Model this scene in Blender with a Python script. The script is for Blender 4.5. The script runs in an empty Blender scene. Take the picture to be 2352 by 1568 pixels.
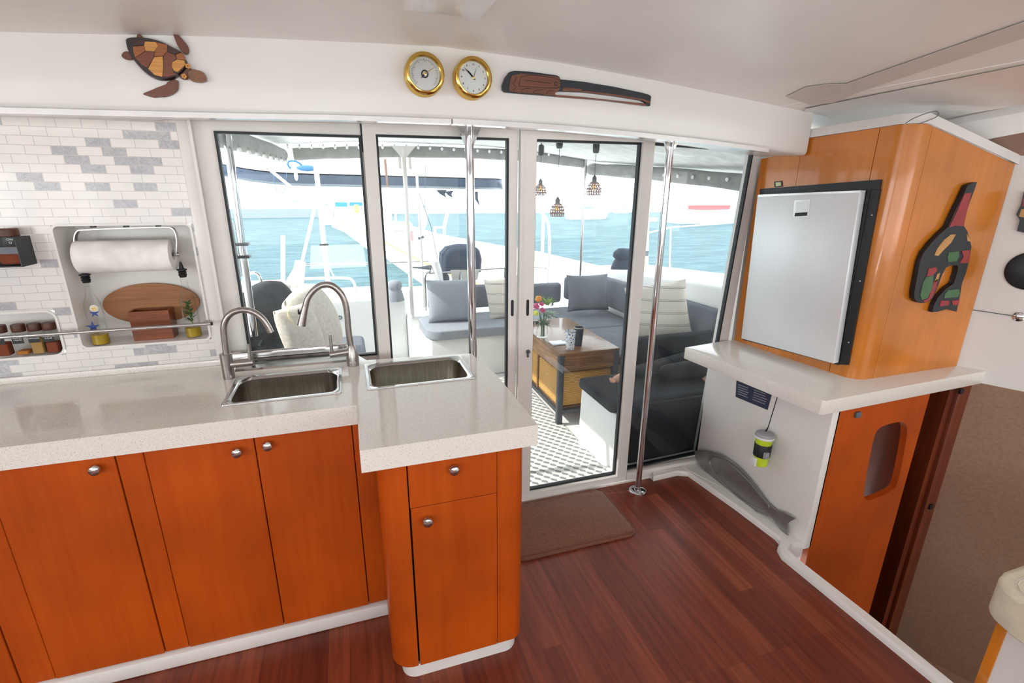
import bpy, bmesh, math, random
from mathutils import Vector, Matrix
random.seed(7)
PI = math.pi
SC = bpy.context.scene
COL = SC.collection

# ------------------------------------------------------------------ camera
CAMPOS = Vector((0.0, 0.0, 1.62))
FPX = 1125.9
RM = Matrix(((0.950, 0.085, -0.301), (-0.313, 0.281, -0.907), (0.007, 0.956, 0.294)))
_p, _w, _r = math.radians(17.089), math.radians(18.37), math.radians(-0.449)
_up = Vector((0, math.cos(_p), math.sin(_p))); _fw = Vector((0, math.sin(_p), -math.cos(_p))); _rt = Vector((1, 0, 0))
_xw = math.cos(_w)*_rt + math.sin(_w)*_fw; _yw = -math.sin(_w)*_rt + math.cos(_w)*_fw
_Rr = Matrix(((math.cos(_r), -math.sin(_r), 0), (math.sin(_r), math.cos(_r), 0), (0, 0, 1)))
RM = Matrix((_Rr @ _xw, _Rr @ _yw, _Rr @ _up))
cd = bpy.data.cameras.new('camera'); cam = bpy.data.objects.new('camera', cd); COL.objects.link(cam)
cd.sensor_width = 36.0; cd.lens = 36.0*FPX/2352.0; cd.clip_end = 2000; cd.clip_start = 0.02
cam.matrix_world = Matrix.Translation(CAMPOS) @ RM.to_4x4()
SC.camera = cam

def ray(u, v): return RM @ Vector(((u-1176)/FPX, (784-v)/FPX, -1.0))
def at(u, v, x=None, y=None, z=None):
    """point on the plane x=, y= or z= seen in direction (u, v)"""
    d = ray(u, v)
    if x is not None: t = (x-CAMPOS.x)/d.x
    elif y is not None: t = (y-CAMPOS.y)/d.y
    else: t = (z-CAMPOS.z)/d.z
    return CAMPOS + d*t
def onp(u, v, a, b, off=0.0):
    """point on the vertical plane through (x,y) a and b, moved off metres to its left side"""
    a = Vector((a[0], a[1], 0)); b = Vector((b[0], b[1], 0)); n = Vector((-(b-a).y, (b-a).x, 0)).normalized()
    d = ray(u, v); t = (n.dot(a-Vector((CAMPOS.x, CAMPOS.y, 0)))+off)/n.dot(d)
    return CAMPOS + d*t

# ------------------------------------------------------------------ world, sun, lights, exposure
w = bpy.data.worlds.new('sky'); SC.world = w; w.use_nodes = True
nt = w.node_tree; nt.nodes.clear()
bg = nt.nodes.new('ShaderNodeBackground'); wo = nt.nodes.new('ShaderNodeOutputWorld')
bg.inputs[0].default_value = (0.90, 0.96, 1.0, 1); bg.inputs[1].default_value = 3.8
nt.links.new(bg.outputs[0], wo.inputs[0])
sd = bpy.data.lights.new('sun', 'SUN'); so = bpy.data.objects.new('sun', sd); COL.objects.link(so)
sd.energy = 5.0; sd.angle = 0.009; sd.color = (1, .95, .87)
so.rotation_euler = Vector((-0.75, 0.10, 0.62)).to_track_quat('Z', 'Y').to_euler(); so.location = (-6, 2, 8)
def area(name, loc, target, sx, sy, power, color=(1, 1, 1)):
    l = bpy.data.lights.new(name, 'AREA'); o = bpy.data.objects.new(name, l); COL.objects.link(o)
    l.shape = 'RECTANGLE'; l.size = sx; l.size_y = sy; l.energy = power; l.color = color
    o.location = loc; o.rotation_euler = (Vector(loc)-Vector(target)).to_track_quat('Z', 'Y').to_euler()
    return o
area('saloon_fill_light', (-0.4, -2.85, 1.35), (0.2, 2, 0.9), 3.4, 0.9, 6.5, (.95, .98, 1))  # unseen lamp added behind the camera, fills in for saloon window daylight
area('port_fill_light', (-2.85, -0.6, 1.45), (0.5, 1.0, 0.9), 2.4, 0.7, 20, (.95, .98, 1))  # lamp added out of view to brighten the cabin from port
area('starboard_fill_light', (3.2, -1.2, 1.5), (0.8, 1.2, 0.8), 2.2, 0.6, 7, (1, .99, .98))  # lamp added out of view to brighten the cabin from starboard
area('bounced_flash', (-0.1, -0.7, 1.0), (-0.1, -0.35, 2.0), 0.5, 0.5, 12, (.93, .98, 1))
SC.view_settings.view_transform = 'Standard'; SC.view_settings.look = 'None'
SC.view_settings.exposure = 0.0; SC.view_settings.gamma = 1.0; SC.view_settings.use_curve_mapping = False

# ------------------------------------------------------------------ mesh helpers
ORG = {}
class MB:
    def __init__(s): s.bm = bmesh.new()
    def face(s, pts):
        vs = [s.bm.verts.new(p) for p in pts]
        try: return s.bm.faces.new(vs)
        except ValueError: return None
    def hexa(s, b, t):
        """solid between two matching loops of points"""
        vb = [s.bm.verts.new(p) for p in b]; vt = [s.bm.verts.new(p) for p in t]; n = len(b)
        s.bm.faces.new(vb[::-1]); s.bm.faces.new(vt)
        for i in range(n): s.bm.faces.new((vb[i], vb[(i+1) % n], vt[(i+1) % n], vt[i]))
        return s
    def box(s, x0, x1, y0, y1, z0, z1, bev=0, seg=2):
        t = MB() if bev else s
        t.hexa([(x0, y0, z0), (x1, y0, z0), (x1, y1, z0), (x0, y1, z0)], [(x0, y0, z1), (x1, y0, z1), (x1, y1, z1), (x0, y1, z1)])
        if bev:
            bmesh.ops.bevel(t.bm, geom=t.bm.edges[:], offset=bev, segments=seg, profile=0.5, affect='EDGES', clamp_overlap=True)
            s.merge(t)
        return s
    def merge(s, o, M=None):
        mp = {}
        for v in o.bm.verts: mp[v] = s.bm.verts.new(M @ v.co if M else v.co)
        for f in o.bm.faces:
            try: s.bm.faces.new([mp[v] for v in f.verts])
            except ValueError: pass
        o.bm.free(); return s
    def bevel(s, w, seg=2):
        bmesh.ops.bevel(s.bm, geom=s.bm.edges[:], offset=w, segments=seg, profile=0.5, affect='EDGES', clamp_overlap=True); return s
    def tube(s, pts, r, seg=12, closed=False, cap=True):
        pts = [Vector(p) for p in pts]; n = len(pts); R = r if isinstance(r, (list, tuple)) else [r]*n
        rings = []; prev = None
        for i, p in enumerate(pts):
            if closed: d = pts[(i+1) % n]-pts[i-1]
            else: d = pts[min(i+1, n-1)]-pts[max(i-1, 0)]
            d.normalize()
            if prev is None:
                a = Vector((0, 0, 1)) if abs(d.z) < .9 else Vector((1, 0, 0))
                u = d.cross(a).normalized()
            else: u = (prev-d*prev.dot(d)).normalized()
            prev = u; v = d.cross(u)
            rings.append([s.bm.verts.new(p+(u*math.cos(2*PI*k/seg)+v*math.sin(2*PI*k/seg))*R[i]) for k in range(seg)])
        for i in range(n if closed else n-1):
            a, b = rings[i], rings[(i+1) % n]
            for k in range(seg): s.bm.faces.new((a[k], a[(k+1) % seg], b[(k+1) % seg], b[k]))
        if cap and not closed:
            s.bm.faces.new(rings[0][::-1]); s.bm.faces.new(rings[-1])
        return s
    def lathe(s, prof, origin=(0, 0, 0), axis=(0, 0, 1), seg=24, cap=True):
        o = Vector(origin); ax = Vector(axis).normalized(); a = Vector((0, 0, 1)) if abs(ax.z) < .9 else Vector((1, 0, 0))
        u = ax.cross(a).normalized(); v = ax.cross(u); rings = []
        for r, h in prof:
            if r < 1e-6: rings.append([s.bm.verts.new(o+ax*h)])
            else: rings.append([s.bm.verts.new(o+ax*h+(u*math.cos(2*PI*k/seg)+v*math.sin(2*PI*k/seg))*r) for k in range(seg)])
        for a_, b_ in zip(rings, rings[1:]):
            for k in range(seg):
                if len(a_) == 1 and len(b_) == 1: continue
                if len(a_) == 1: s.bm.faces.new((a_[0], b_[(k+1) % seg], b_[k]))
                elif len(b_) == 1: s.bm.faces.new((a_[k], a_[(k+1) % seg], b_[0]))
                else: s.bm.faces.new((a_[k], a_[(k+1) % seg], b_[(k+1) % seg], b_[k]))
        if cap:
            if len(rings[0]) > 1: s.bm.faces.new(rings[0][::-1])
            if len(rings[-1]) > 1: s.bm.faces.new(rings[-1])
        return s
    def ball(s, c, rx, ry=None, rz=None, seg=16, M=None):
        ry = ry or rx; rz = rz or rx; t = MB()
        t.lathe([(math.sin(PI*i/10), -math.cos(PI*i/10)) for i in range(11)], seg=seg, cap=False)
        T = Matrix.Translation(c) @ (M.to_4x4() if M else Matrix.Identity(4)) @ Matrix.Diagonal((rx, ry, rz, 1))
        return s.merge(t, T)
    def pillow(s, c, ux, uy, w, h, t, n=14, pw=.42, rnd=0):
        """cushion centred at c, with unit vectors ux, uy; w, h, thickness t"""
        c = Vector(c); ux = Vector(ux).normalized(); uy = Vector(uy); uy = (uy-ux*uy.dot(ux)).normalized(); nn = ux.cross(uy)
        G = {}
        for sd_ in (1, -1):
            for i in range(n+1):
                for j in range(n+1):
                    a = 2*i/n-1; b = 2*j/n-1; edge = i in (0, n) or j in (0, n)
                    if edge and sd_ == -1: G[(sd_, i, j)] = G[(1, i, j)]; continue
                    k = max(0, (1-a*a)*(1-b*b))**pw
                    pa = a*(1-.06*(1-abs(b)**2)*abs(a)); pb = b*(1-.06*(1-abs(a)**2)*abs(b))
                    pa *= math.sqrt(1-rnd*b*b/2); pb *= math.sqrt(1-rnd*a*a/2); wr = .02*math.sin(9*a+5*b)*k
                    G[(sd_, i, j)] = s.bm.verts.new(c+ux*(pa*w/2)+uy*(pb*h/2)+nn*(sd_*t/2*(k+wr)))
        for sd_ in (1, -1):
            for i in range(n):
                for j in range(n):
                    q = [G[(sd_, i, j)], G[(sd_, i+1, j)], G[(sd_, i+1, j+1)], G[(sd_, i, j+1)]]
                    try: s.bm.faces.new(q if sd_ == 1 else q[::-1])
                    except ValueError: pass
        return s
    def build(s, name, mat, parent=None, smooth=35, loc=None, sub=0, recalc=True):
        if recalc: bmesh.ops.recalc_face_normals(s.bm, faces=s.bm.faces[:])
        if parent is not None: o0 = ORG[parent.name]
        elif loc is not None: o0 = Vector(loc)
        else:
            cs = [v.co for v in s.bm.verts]
            o0 = Vector(((min(c.x for c in cs)+max(c.x for c in cs))/2, (min(c.y for c in cs)+max(c.y for c in cs))/2, min(c.z for c in cs)))
        for v in s.bm.verts: v.co -= o0
        me = bpy.data.meshes.new(name); s.bm.to_mesh(me); s.bm.free()
        if mat: me.materials.append(M[mat] if isinstance(mat, str) else mat)
        if smooth:
            me.polygons.foreach_set('use_smooth', [True]*len(me.polygons))
            me.set_sharp_from_angle(angle=math.radians(smooth))
        o = bpy.data.objects.new(name, me); COL.objects.link(o)
        if parent is not None: o.parent = parent
        else: o.location = o0
        ORG[o.name] = o0
        if sub:
            m = o.modifiers.new('sub', 'SUBSURF'); m.levels = sub; m.render_levels = sub
        return o
def tag(o, label=None, cat=None, group=None, kind=None):
    if label: o['label'] = label
    if cat: o['category'] = cat
    if group: o['group'] = group
    if kind: o['kind'] = kind
    return o
def thing(name, loc, label=None, cat=None, group=None, kind=None):
    o = bpy.data.objects.new(name, None); COL.objects.link(o); o.empty_display_size = .05
    o.location = loc; ORG[o.name] = Vector(loc)
    return tag(o, label, cat, group, kind)
def copy_tree(o, parent=None, d=(0, 0, 0)):
    c = o.copy(); COL.objects.link(c); c.parent = parent
    if parent is None: c.location = Vector(o.location)+Vector(d)
    ORG[c.name] = ORG[o.name]+Vector(d)
    for ch in [k for k in bpy.data.objects if k.parent == o]: copy_tree(ch, c, d)
    return c
def prism(pts, n, t):
    """solid from an outline, thickness t along n"""
    m = MB(); n = Vector(n); m.hexa([Vector(p) for p in pts], [Vector(p)+n*t for p in pts]); return m
def smooth_loop(pts, it=2, closed=True):
    for _ in range(it):
        o = []; n = len(pts)
        for i in range(n if closed else n-1):
            a = Vector(pts[i]); b = Vector(pts[(i+1) % n]); o += [a*.75+b*.25, a*.25+b*.75]
        if not closed: o = [Vector(pts[0])]+o+[Vector(pts[-1])]
        pts = o
    return pts
def arc(cx, cy, r, a0, a1, n=8):
    return [(cx+r*math.cos(math.radians(a0+(a1-a0)*i/n)), cy+r*math.sin(math.radians(a0+(a1-a0)*i/n))) for i in range(n+1)]
def rrect(x0, x1, y0, y1, r, n=6):
    return arc(x1-r, y1-r, r, 0, 90, n)+arc(x0+r, y1-r, r, 90, 180, n)+arc(x0+r, y0+r, r, 180, 270, n)+arc(x1-r, y0+r, r, 270, 360, n)
def text_mesh(body, size, origin, ux, uy, ext=.0004, align='CENTER'):
    c = bpy.data.curves.new('t', 'FONT'); c.body = body; c.size = size; c.extrude = ext; c.align_x = align; c.align_y = 'CENTER'; c.resolution_u = 2
    o = bpy.data.objects.new('t', c); COL.objects.link(o)
    dg = bpy.context.evaluated_depsgraph_get(); me = bpy.data.meshes.new_from_object(o.evaluated_get(dg))
    m = MB(); m.bm.from_mesh(me); bpy.data.objects.remove(o); bpy.data.curves.remove(c); bpy.data.meshes.remove(me)
    ux = Vector(ux).normalized(); uy = Vector(uy).normalized(); n = ux.cross(uy)
    T = Matrix.Translation(origin) @ Matrix((ux, uy, n)).transposed().to_4x4()
    bmesh.ops.transform(m.bm, matrix=T, verts=m.bm.verts[:]); return m

# ------------------------------------------------------------------ materials
M = {}
def lin(c):
    return tuple(((v/255)/12.92 if v/255 <= .04045 else ((v/255+.055)/1.055)**2.4) for v in c)+(1,)
class NT:
    def __init__(s, name):
        s.m = bpy.data.materials.new(name); s.m.use_nodes = True; s.t = s.m.node_tree; s.t.nodes.clear()
        s.out = s.n('ShaderNodeOutputMaterial'); M[name] = s.m
    def n(s, ty, **k):
        o = s.t.nodes.new(ty)
        for a, b in k.items(): setattr(o, a, b)
        return o
    def l(s, a, b): s.t.links.new(a, b)
    def bsdf(s, col, rough=.5, metal=0, spec=.5, coat=0, coatr=.05, trans=0, ior=1.5, sheen=0, emis=None, es=0, sss=0):
        b = s.n('ShaderNodeBsdfPrincipled')
        if isinstance(col, tuple): b.inputs['Base Color'].default_value = lin(col) if len(col) == 3 else col
        else: s.l(col, b.inputs['Base Color'])
        b.inputs['Roughness'].default_value = rough; b.inputs['Metallic'].default_value = metal
        b.inputs['Specular IOR Level'].default_value = spec; b.inputs['Coat Weight'].default_value = coat
        b.inputs['Coat Roughness'].default_value = coatr; b.inputs['Transmission Weight'].default_value = trans
        b.inputs['IOR'].default_value = ior; b.inputs['Sheen Weight'].default_value = sheen
        if emis: b.inputs['Emission Color'].default_value = lin(emis); b.inputs['Emission Strength'].default_value = es
        if sss: b.inputs['Subsurface Weight'].default_value = sss; b.inputs['Subsurface Scale'].default_value = .01
        s.l(b.outputs[0], s.out.inputs[0]); s.b = b; return b
    def coord(s, scale=(1, 1, 1), rot=(0, 0, 0), loc=(0, 0, 0), kind='Object'):
        t = s.n('ShaderNodeTexCoord'); m = s.n('ShaderNodeMapping'); m.inputs['Scale'].default_value = scale
        m.inputs['Rotation'].default_value = rot; m.inputs['Location'].default_value = loc
        s.l(t.outputs[kind], m.inputs[0]); return m.outputs[0]
    def noise(s, vec, scale, detail=3, rough=.5, dist=0):
        t = s.n('ShaderNodeTexNoise'); t.inputs['Scale'].default_value = scale; t.inputs['Detail'].default_value = detail
        t.inputs['Roughness'].default_value = rough; t.inputs['Distortion'].default_value = dist
        if vec: s.l(vec, t.inputs['Vector'])
        return t.outputs['Fac']
    def ramp(s, fac, stops, const=False):
        r = s.n('ShaderNodeValToRGB'); e = r.color_ramp.elements
        if const: r.color_ramp.interpolation = 'CONSTANT'
        while len(e) > 1: e.remove(e[-1])
        e[0].position = stops[0][0]; e[0].color = lin(stops[0][1])
        for p, c in stops[1:]: k = e.new(p); k.color = lin(c)
        s.l(fac, r.inputs[0]); return r.outputs[0]
    def mix(s, fac, a, b, mode='MIX'):
        m = s.n('ShaderNodeMix', data_type='RGBA', blend_type=mode)
        for v, i in ((fac, 0), (a, 6), (b, 7)):
            if isinstance(v, (int, float)): m.inputs[i].default_value = v
            elif isinstance(v, tuple): m.inputs[i].default_value = lin(v)
            else: s.l(v, m.inputs[i])
        return m.outputs[2]
    def bump(s, h, strength=.2, dist=.01):
        b = s.n('ShaderNodeBump'); b.inputs['Strength'].default_value = strength; b.inputs['Distance'].default_value = dist
        s.l(h, b.inputs['Height']); s.l(b.outputs[0], s.b.inputs['Normal'])
def simple(name, col, rough=.5, metal=0, var=.06, nscale=12, **k):
    t = NT(name); v = t.coord(); f = t.noise(v, nscale, 3)
    a = tuple(max(0, c*(1-var)) for c in col); b = tuple(min(255, c*(1+var)) for c in col)
    c = t.ramp(f, [(.3, a), (.7, b)]); t.bsdf(c, rough, metal, **k); return t
def wood(name, cols, rough=.3, axis='z', scale=1.0, coat=.3, spec=.5, bump=.02):
    t = NT(name); s = [9.0, 9.0, 9.0]; s['xyz'.index(axis)] = .4
    v = t.coord(scale=tuple(k*scale for k in s)); f = t.noise(v, 5, 6, .62, .35)
    v2 = t.coord(scale=(1.6, 1.6, 1.6)); f2 = t.noise(v2, 1.8, 2)
    c = t.ramp(f, [(.28, cols[0]), (.5, cols[1]), (.74, cols[2])])
    c2 = t.ramp(f2, [(.3, (218, 218, 218)), (.7, (255, 255, 255))])
    t.bsdf(t.mix(1.0, c, c2, 'MULTIPLY'), rough, coat=coat, spec=spec); t.bump(f, bump, .002); return t

simple('gelcoat', (226, 222, 217), .28, var=.012, nscale=3, coat=.15)
simple('gelcoat_matte', (226, 222, 217), .5, var=.012, nscale=4)
simple('headliner', (243, 238, 233), .42, var=.02, nscale=2.5, coat=.2, coatr=.25)
simple('ceiling_strip', (214, 204, 198), .45, var=.02)
simple('deck_white', (236, 236, 234), .5, var=.015, nscale=5)
simple('frame_white', (222, 218, 212), .35, var=.012)
simple('trim_aluminium', (228, 226, 224), .22, .35, var=.02)
simple('rubber_black', (14, 20, 24), .5)
simple('black_plastic', (20, 22, 24), .4)
simple('black_gap', (10, 8, 6), .8)
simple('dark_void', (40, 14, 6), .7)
simple('chrome', (205, 205, 208), .07, 1, var=.02)
simple('stainless', (188, 186, 184), .14, 1, var=.03)
t = NT('brushed_steel'); v = t.coord(scale=(4, 4, 220)); f = t.noise(v, 4, 2)
t.bsdf(t.ramp(f, [(.3, (150, 144, 138)), (.7, (176, 170, 164))]), .3, 1)
t = NT('sink_steel'); v = t.coord(scale=(90, 3, 3)); f = t.noise(v, 4, 2)
t.bsdf(t.ramp(f, [(.3, (150, 144, 134)), (.7, (176, 170, 160))]), .24, 1)
simple('pewter', (150, 150, 148), .38, .75, var=.05, nscale=14)
t = NT('led_glow'); t.bsdf((255, 250, 240), .3, emis=(255, 252, 246), es=5)
simple('brass', (228, 192, 104), .14, 1, var=.04)
simple('dial_silver', (200, 202, 198), .32, .75, var=.05, nscale=3)
simple('ink', (25, 25, 28), .5)
simple('white_ink', (225, 225, 225), .5)
wood('veneer_red', [(182, 72, 8), (189, 79, 11), (196, 86, 15)], .38, 'z', 1.0, .12, spec=.3)  # redder tone of the orange veneer
wood('veneer_yellow', [(208, 120, 30), (213, 126, 35), (219, 133, 42)], .25, 'z', .8, .35)  # yellower tone of the same veneer
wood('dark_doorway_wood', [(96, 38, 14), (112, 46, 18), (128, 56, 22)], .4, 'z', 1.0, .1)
wood('acacia', [(88, 40, 16), (128, 64, 26), (160, 86, 38)], .4, 'x', 2.0, .1)
wood('board_wood', [(138, 86, 44), (168, 110, 62), (190, 132, 80)], .5, 'x', 1.6, 0)
wood('rustic_wood', [(70, 44, 22), (128, 86, 48), (176, 126, 74)], .35, 'x', 2.2, .2)
wood('rustic_side', [(80, 50, 22), (150, 100, 48), (200, 150, 82)], .45, 'y', 2.2, .1)
wood('carved_brown', [(96, 50, 26), (116, 62, 34), (134, 76, 44)], .4, 'x', 3, .1)
wood('lid_wood', [(70, 36, 22), (92, 50, 32), (112, 64, 42)], .45, 'x', 4, 0)
for nm, c in dict(scute_light=(214, 150, 72), scute_mid=(160, 92, 42), scute_red=(122, 62, 34), scute_dark=(62, 28, 22), turtle_skin=(112, 62, 38), turtle_head=(132, 88, 56), shell_rim=(38, 22, 22)).items():
    wood(nm, [tuple(int(x*.85) for x in c), c, tuple(min(255, int(x*1.12)) for x in c)], .3, 'x', 4, .4)
for nm, c, r in (('art_black', (22, 27, 34), .45), ('art_red', (150, 44, 46), .5), ('art_green', (66, 104, 66), .5), ('art_tan', (190, 140, 80), .5),
                 ('skin', (196, 146, 124), .5), ('black_cloth', (22, 23, 26), .85), ('hair', (50, 34, 24), .6),
                 ('canvas_grey', (150, 150, 146), .85), ('bimini_white', (240, 241, 238), .8), ('white_paper', (236, 232, 228), .85),
                 ('board_navy', (52, 70, 92), .35), ('rope_blue', (60, 110, 150), .7), ('blue_canvas', (60, 150, 205), .8), ('cover_navy', (44, 56, 74), .8),
                 ('cream_leather', (214, 204, 180), .42), ('shade_brown', (150, 118, 102), .8), ('pink_cover', (235, 160, 170), .7),
                 ('boat_white', (240, 242, 244), .5), ('breakwater', (150, 160, 168), .9), ('shore', (200, 210, 216), .9), ('pile_yellow', (250, 205, 110), .7),
                 ('red_paint', (220, 110, 110), .6), ('fender_dark', (70, 76, 84), .7), ('net_cloth', (190, 186, 178), .9),
                 ('flower_pink', (206, 70, 130), .6), ('flower_orange', (240, 160, 60), .6), ('flower_yellow', (226, 226, 90), .6),
                 ('leaf_green', (120, 160, 60), .6), ('leaf_grey', (140, 160, 140), .6), ('leaf_dark', (60, 104, 50), .6),
                 ('navy_glaze', (36, 48, 66), .25), ('tablet_white', (220, 228, 238), .2), ('label_navy', (44, 50, 74), .5), ('lime', (190, 214, 40), .5),
                 ('silver_print', (150, 150, 155), .35), ('spice_red', (128, 62, 36), .9), ('spice_tan', (168, 132, 78), .9), ('spice_mix', (176, 110, 50), .95),
                 ('oil', (168, 138, 30), .15), ('star_blue', (40, 66, 140), .5), ('pebble_white', (220, 214, 200), .7), ('cord', (24, 24, 26), .6),
                 ('galv_metal', (90, 98, 104), .45)):
    simple(nm, c, r)
simple('dark_metal', (62, 68, 74), .45, .5)
t = simple('rattan_brown', (120, 72, 38), .6)
t = NT('cushion_grey'); v = t.coord(scale=(1, 1, 1)); f = t.noise(v, 240, 2); f2 = t.noise(v, 9, 3)
t.bsdf(t.mix(.5, t.ramp(f, [(.3, (98, 102, 110)), (.7, (122, 126, 134))]), t.ramp(f2, [(.3, (100, 104, 112)), (.7, (116, 120, 128))])), .92, spec=.2); t.bump(f, .2, .002)
t = NT('cushion_light'); v = t.coord(); f = t.noise(v, 200, 2)
t.bsdf(t.ramp(f, [(.3, (136, 141, 148)), (.7, (156, 160, 168))]), .92, spec=.2); t.bump(f, .2, .002)
t = NT('cushion_dark'); v = t.coord(); f = t.noise(v, 200, 2)
t.bsdf(t.ramp(f, [(.3, (30, 32, 36)), (.7, (42, 45, 50))]), .85, spec=.25)
def striped(name, axis, freq):
    t = NT(name); v = t.coord(); sx = t.n('ShaderNodeSeparateXYZ'); t.l(v, sx.inputs[0])
    m = t.n('ShaderNodeMath', operation='MULTIPLY'); t.l(sx.outputs['XYZ'.index(axis)], m.inputs[0]); m.inputs[1].default_value = freq
    fr = t.n('ShaderNodeMath', operation='FRACT'); t.l(m.outputs[0], fr.inputs[0])
    c = t.ramp(fr.outputs[0], [(0, (222, 214, 202)), (.78, (150, 144, 136)), (.83, (222, 214, 202)), (.90, (150, 144, 136)), (.94, (222, 214, 202))], True)
    t.bsdf(c, .9, spec=.2); t.bump(t.noise(v, 180, 2), .2, .002)
striped('pillow_stripe', 'Z', 11)
simple('pillow_cream', (206, 198, 186), .92, nscale=60)
simple('fringe_cream', (226, 212, 176), .9, nscale=80)

# quartz worktop with mica flecks
t = NT('quartz'); v = t.coord()
def flecks(scale, thr, seed):
    vo = t.n('ShaderNodeTexVoronoi'); vo.inputs['Scale'].default_value = scale; t.l(v, vo.inputs['Vector'])
    vo.inputs['Randomness'].default_value = 1
    lt = t.n('ShaderNodeMath', operation='LESS_THAN'); t.l(vo.outputs['Distance'], lt.inputs[0]); lt.inputs[1].default_value = thr
    sp = t.n('ShaderNodeSeparateColor'); t.l(vo.outputs['Color'], sp.inputs[0])
    g = t.n('ShaderNodeMath', operation='GREATER_THAN'); t.l(sp.outputs[seed], g.inputs[0]); g.inputs[1].default_value = .55
    mu = t.n('ShaderNodeMath', operation='MULTIPLY'); t.l(lt.outputs[0], mu.inputs[0]); t.l(g.outputs[0], mu.inputs[1]); return mu.outputs[0]
base = t.ramp(t.noise(v, 160, 3), [(.3, (222, 217, 209)), (.7, (232, 227, 219))])
c = t.mix(flecks(190, .17, 0), base, (118, 110, 104)); c = t.mix(flecks(420, .2, 1), c, (172, 160, 150)); c = t.mix(flecks(90, .06, 2), c, (255, 255, 255))
t.bsdf(c, .1, spec=.5, coat=.2)
t = NT('quartz_white'); v = t.coord(); t.bsdf(t.ramp(t.noise(v, 120, 3), [(.3, (222, 216, 208)), (.7, (232, 227, 220))]), .12, coat=.2)

# marble brick tiles
t = NT('tile_marble'); v = t.coord(); sx = t.n('ShaderNodeSeparateXYZ'); t.l(v, sx.inputs[0]); cb = t.n('ShaderNodeCombineXYZ')
t.l(sx.outputs[0], cb.inputs[0]); t.l(sx.outputs[2], cb.inputs[1])
br = t.n('ShaderNodeTexBrick'); t.l(cb.outputs[0], br.inputs['Vector']); br.offset = .42; br.offset_frequency = 2; br.squash = 1
br.inputs['Scale'].default_value = 1; br.inputs['Brick Width'].default_value = .0725; br.inputs['Row Height'].default_value = .0295
br.inputs['Mortar Size'].default_value = .0011; br.inputs['Mortar Smooth'].default_value = .15; br.inputs['Bias'].default_value = 0
br.inputs['Color1'].default_value = (0, 0, 0, 1); br.inputs['Color2'].default_value = (1, 1, 1, 1); br.inputs['Mortar'].default_value = (0, 0, 0, 1)
sel = t.ramp(br.outputs['Color'], [(0, (0, 0, 0)), (.80, (255, 255, 255))], True)
vein = t.ramp(t.noise(v, 26, 5, .6, 1.2), [(.36, (168, 168, 172)), (.48, (188, 187, 188)), (.52, (166, 166, 170)), (.7, (196, 195, 195))])
white = t.ramp(t.noise(v, 9, 3), [(.35, (222, 219, 214)), (.55, (230, 224, 218)), (.75, (226, 224, 221))])
c = t.mix(br.outputs['Fac'], t.mix(sel, white, vein), (196, 190, 186))
t.bsdf(c, .16, coat=.2)
inv = t.n('ShaderNodeMath', operation='SUBTRACT'); inv.inputs[0].default_value = 1; t.l(br.outputs['Fac'], inv.inputs[1]); t.bump(inv.outputs[0], .35, .0015)

# wooden floor, planks along y
t = NT('floor_wood'); v = t.coord(rot=(0, 0, PI/2))
br = t.n('ShaderNodeTexBrick'); t.l(v, br.inputs['Vector']); br.offset = .37; br.offset_frequency = 3
br.inputs['Scale'].default_value = 1; br.inputs['Brick Width'].default_value = .72; br.inputs['Row Height'].default_value = .075
br.inputs['Mortar Size'].default_value = .0004; br.inputs['Color1'].default_value = (0, 0, 0, 1); br.inputs['Color2'].default_value = (1, 1, 1, 1)
v2 = t.coord(scale=(16, .9, 1)); g = t.noise(v2, 3, 6, .6, .3)
tone = t.ramp(br.outputs['Color'], [(0, (108, 48, 30)), (.35, (120, 54, 34)), (.65, (130, 61, 39)), (1, (144, 74, 48))])
grain = t.ramp(g, [(.3, (196, 188, 184)), (.6, (255, 250, 245))])
c = t.mix(1.0, tone, grain, 'MULTIPLY'); c = t.mix(br.outputs['Fac'], c, (60, 26, 18)); t.bsdf(c, .38, spec=.4); t.bump(g, .05, .002)

t = NT('mat_brown'); v = t.coord(); f = t.noise(v, 190, 3); t.bsdf(t.ramp(f, [(.3, (104, 64, 44)), (.7, (138, 90, 66))]), .95, spec=.1, sheen=.3); t.bump(f, .8, .006)
t = NT('carpet_wall'); v = t.coord(); f = t.noise(v, 70, 4); t.bsdf(t.ramp(f, [(.3, (142, 110, 88)), (.7, (158, 124, 100))]), .7)
t = NT('rattan'); v = t.coord(scale=(1, 1, 1)); wv = t.n('ShaderNodeTexWave'); t.l(v, wv.inputs[0]); wv.inputs['Scale'].default_value = 26; wv.bands_direction = 'Z'; wv.inputs['Distortion'].default_value = 2
wv.inputs['Detail'].default_value = 3; t.bsdf(t.ramp(wv.outputs['Fac'], [(.1, (176, 122, 52)), (.8, (228, 176, 92))]), .7); t.bump(wv.outputs['Fac'], .6, .006)

# grey and white geometric rug
t = NT('rug_pattern'); v = t.coord(); sx = t.n('ShaderNodeSeparateXYZ'); t.l(v, sx.inputs[0])
def mth(op, a, b=None):
    m = t.n('ShaderNodeMath', operation=op)
    for i, q in enumerate((a, b)):
        if q is None: continue
        if isinstance(q, (int, float)): m.inputs[i].default_value = q
        else: t.l(q, m.inputs[i])
    return m.outputs[0]
X, Y = sx.outputs[0], sx.outputs[1]
row = mth('FLOOR', mth('MULTIPLY', Y, 26)); fy = mth('FRACT', mth('MULTIPLY', Y, 26))
xx = mth('ADD', mth('MULTIPLY', X, 17), mth('ADD', mth('MULTIPLY', row, .5), mth('MULTIPLY', fy, .35)))
tri = mth('ABSOLUTE', mth('SUBTRACT', mth('FRACT', xx), .5)); val = mth('ADD', tri, mth('ABSOLUTE', mth('MULTIPLY', mth('SUBTRACT', fy, .5), .42)))
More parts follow.
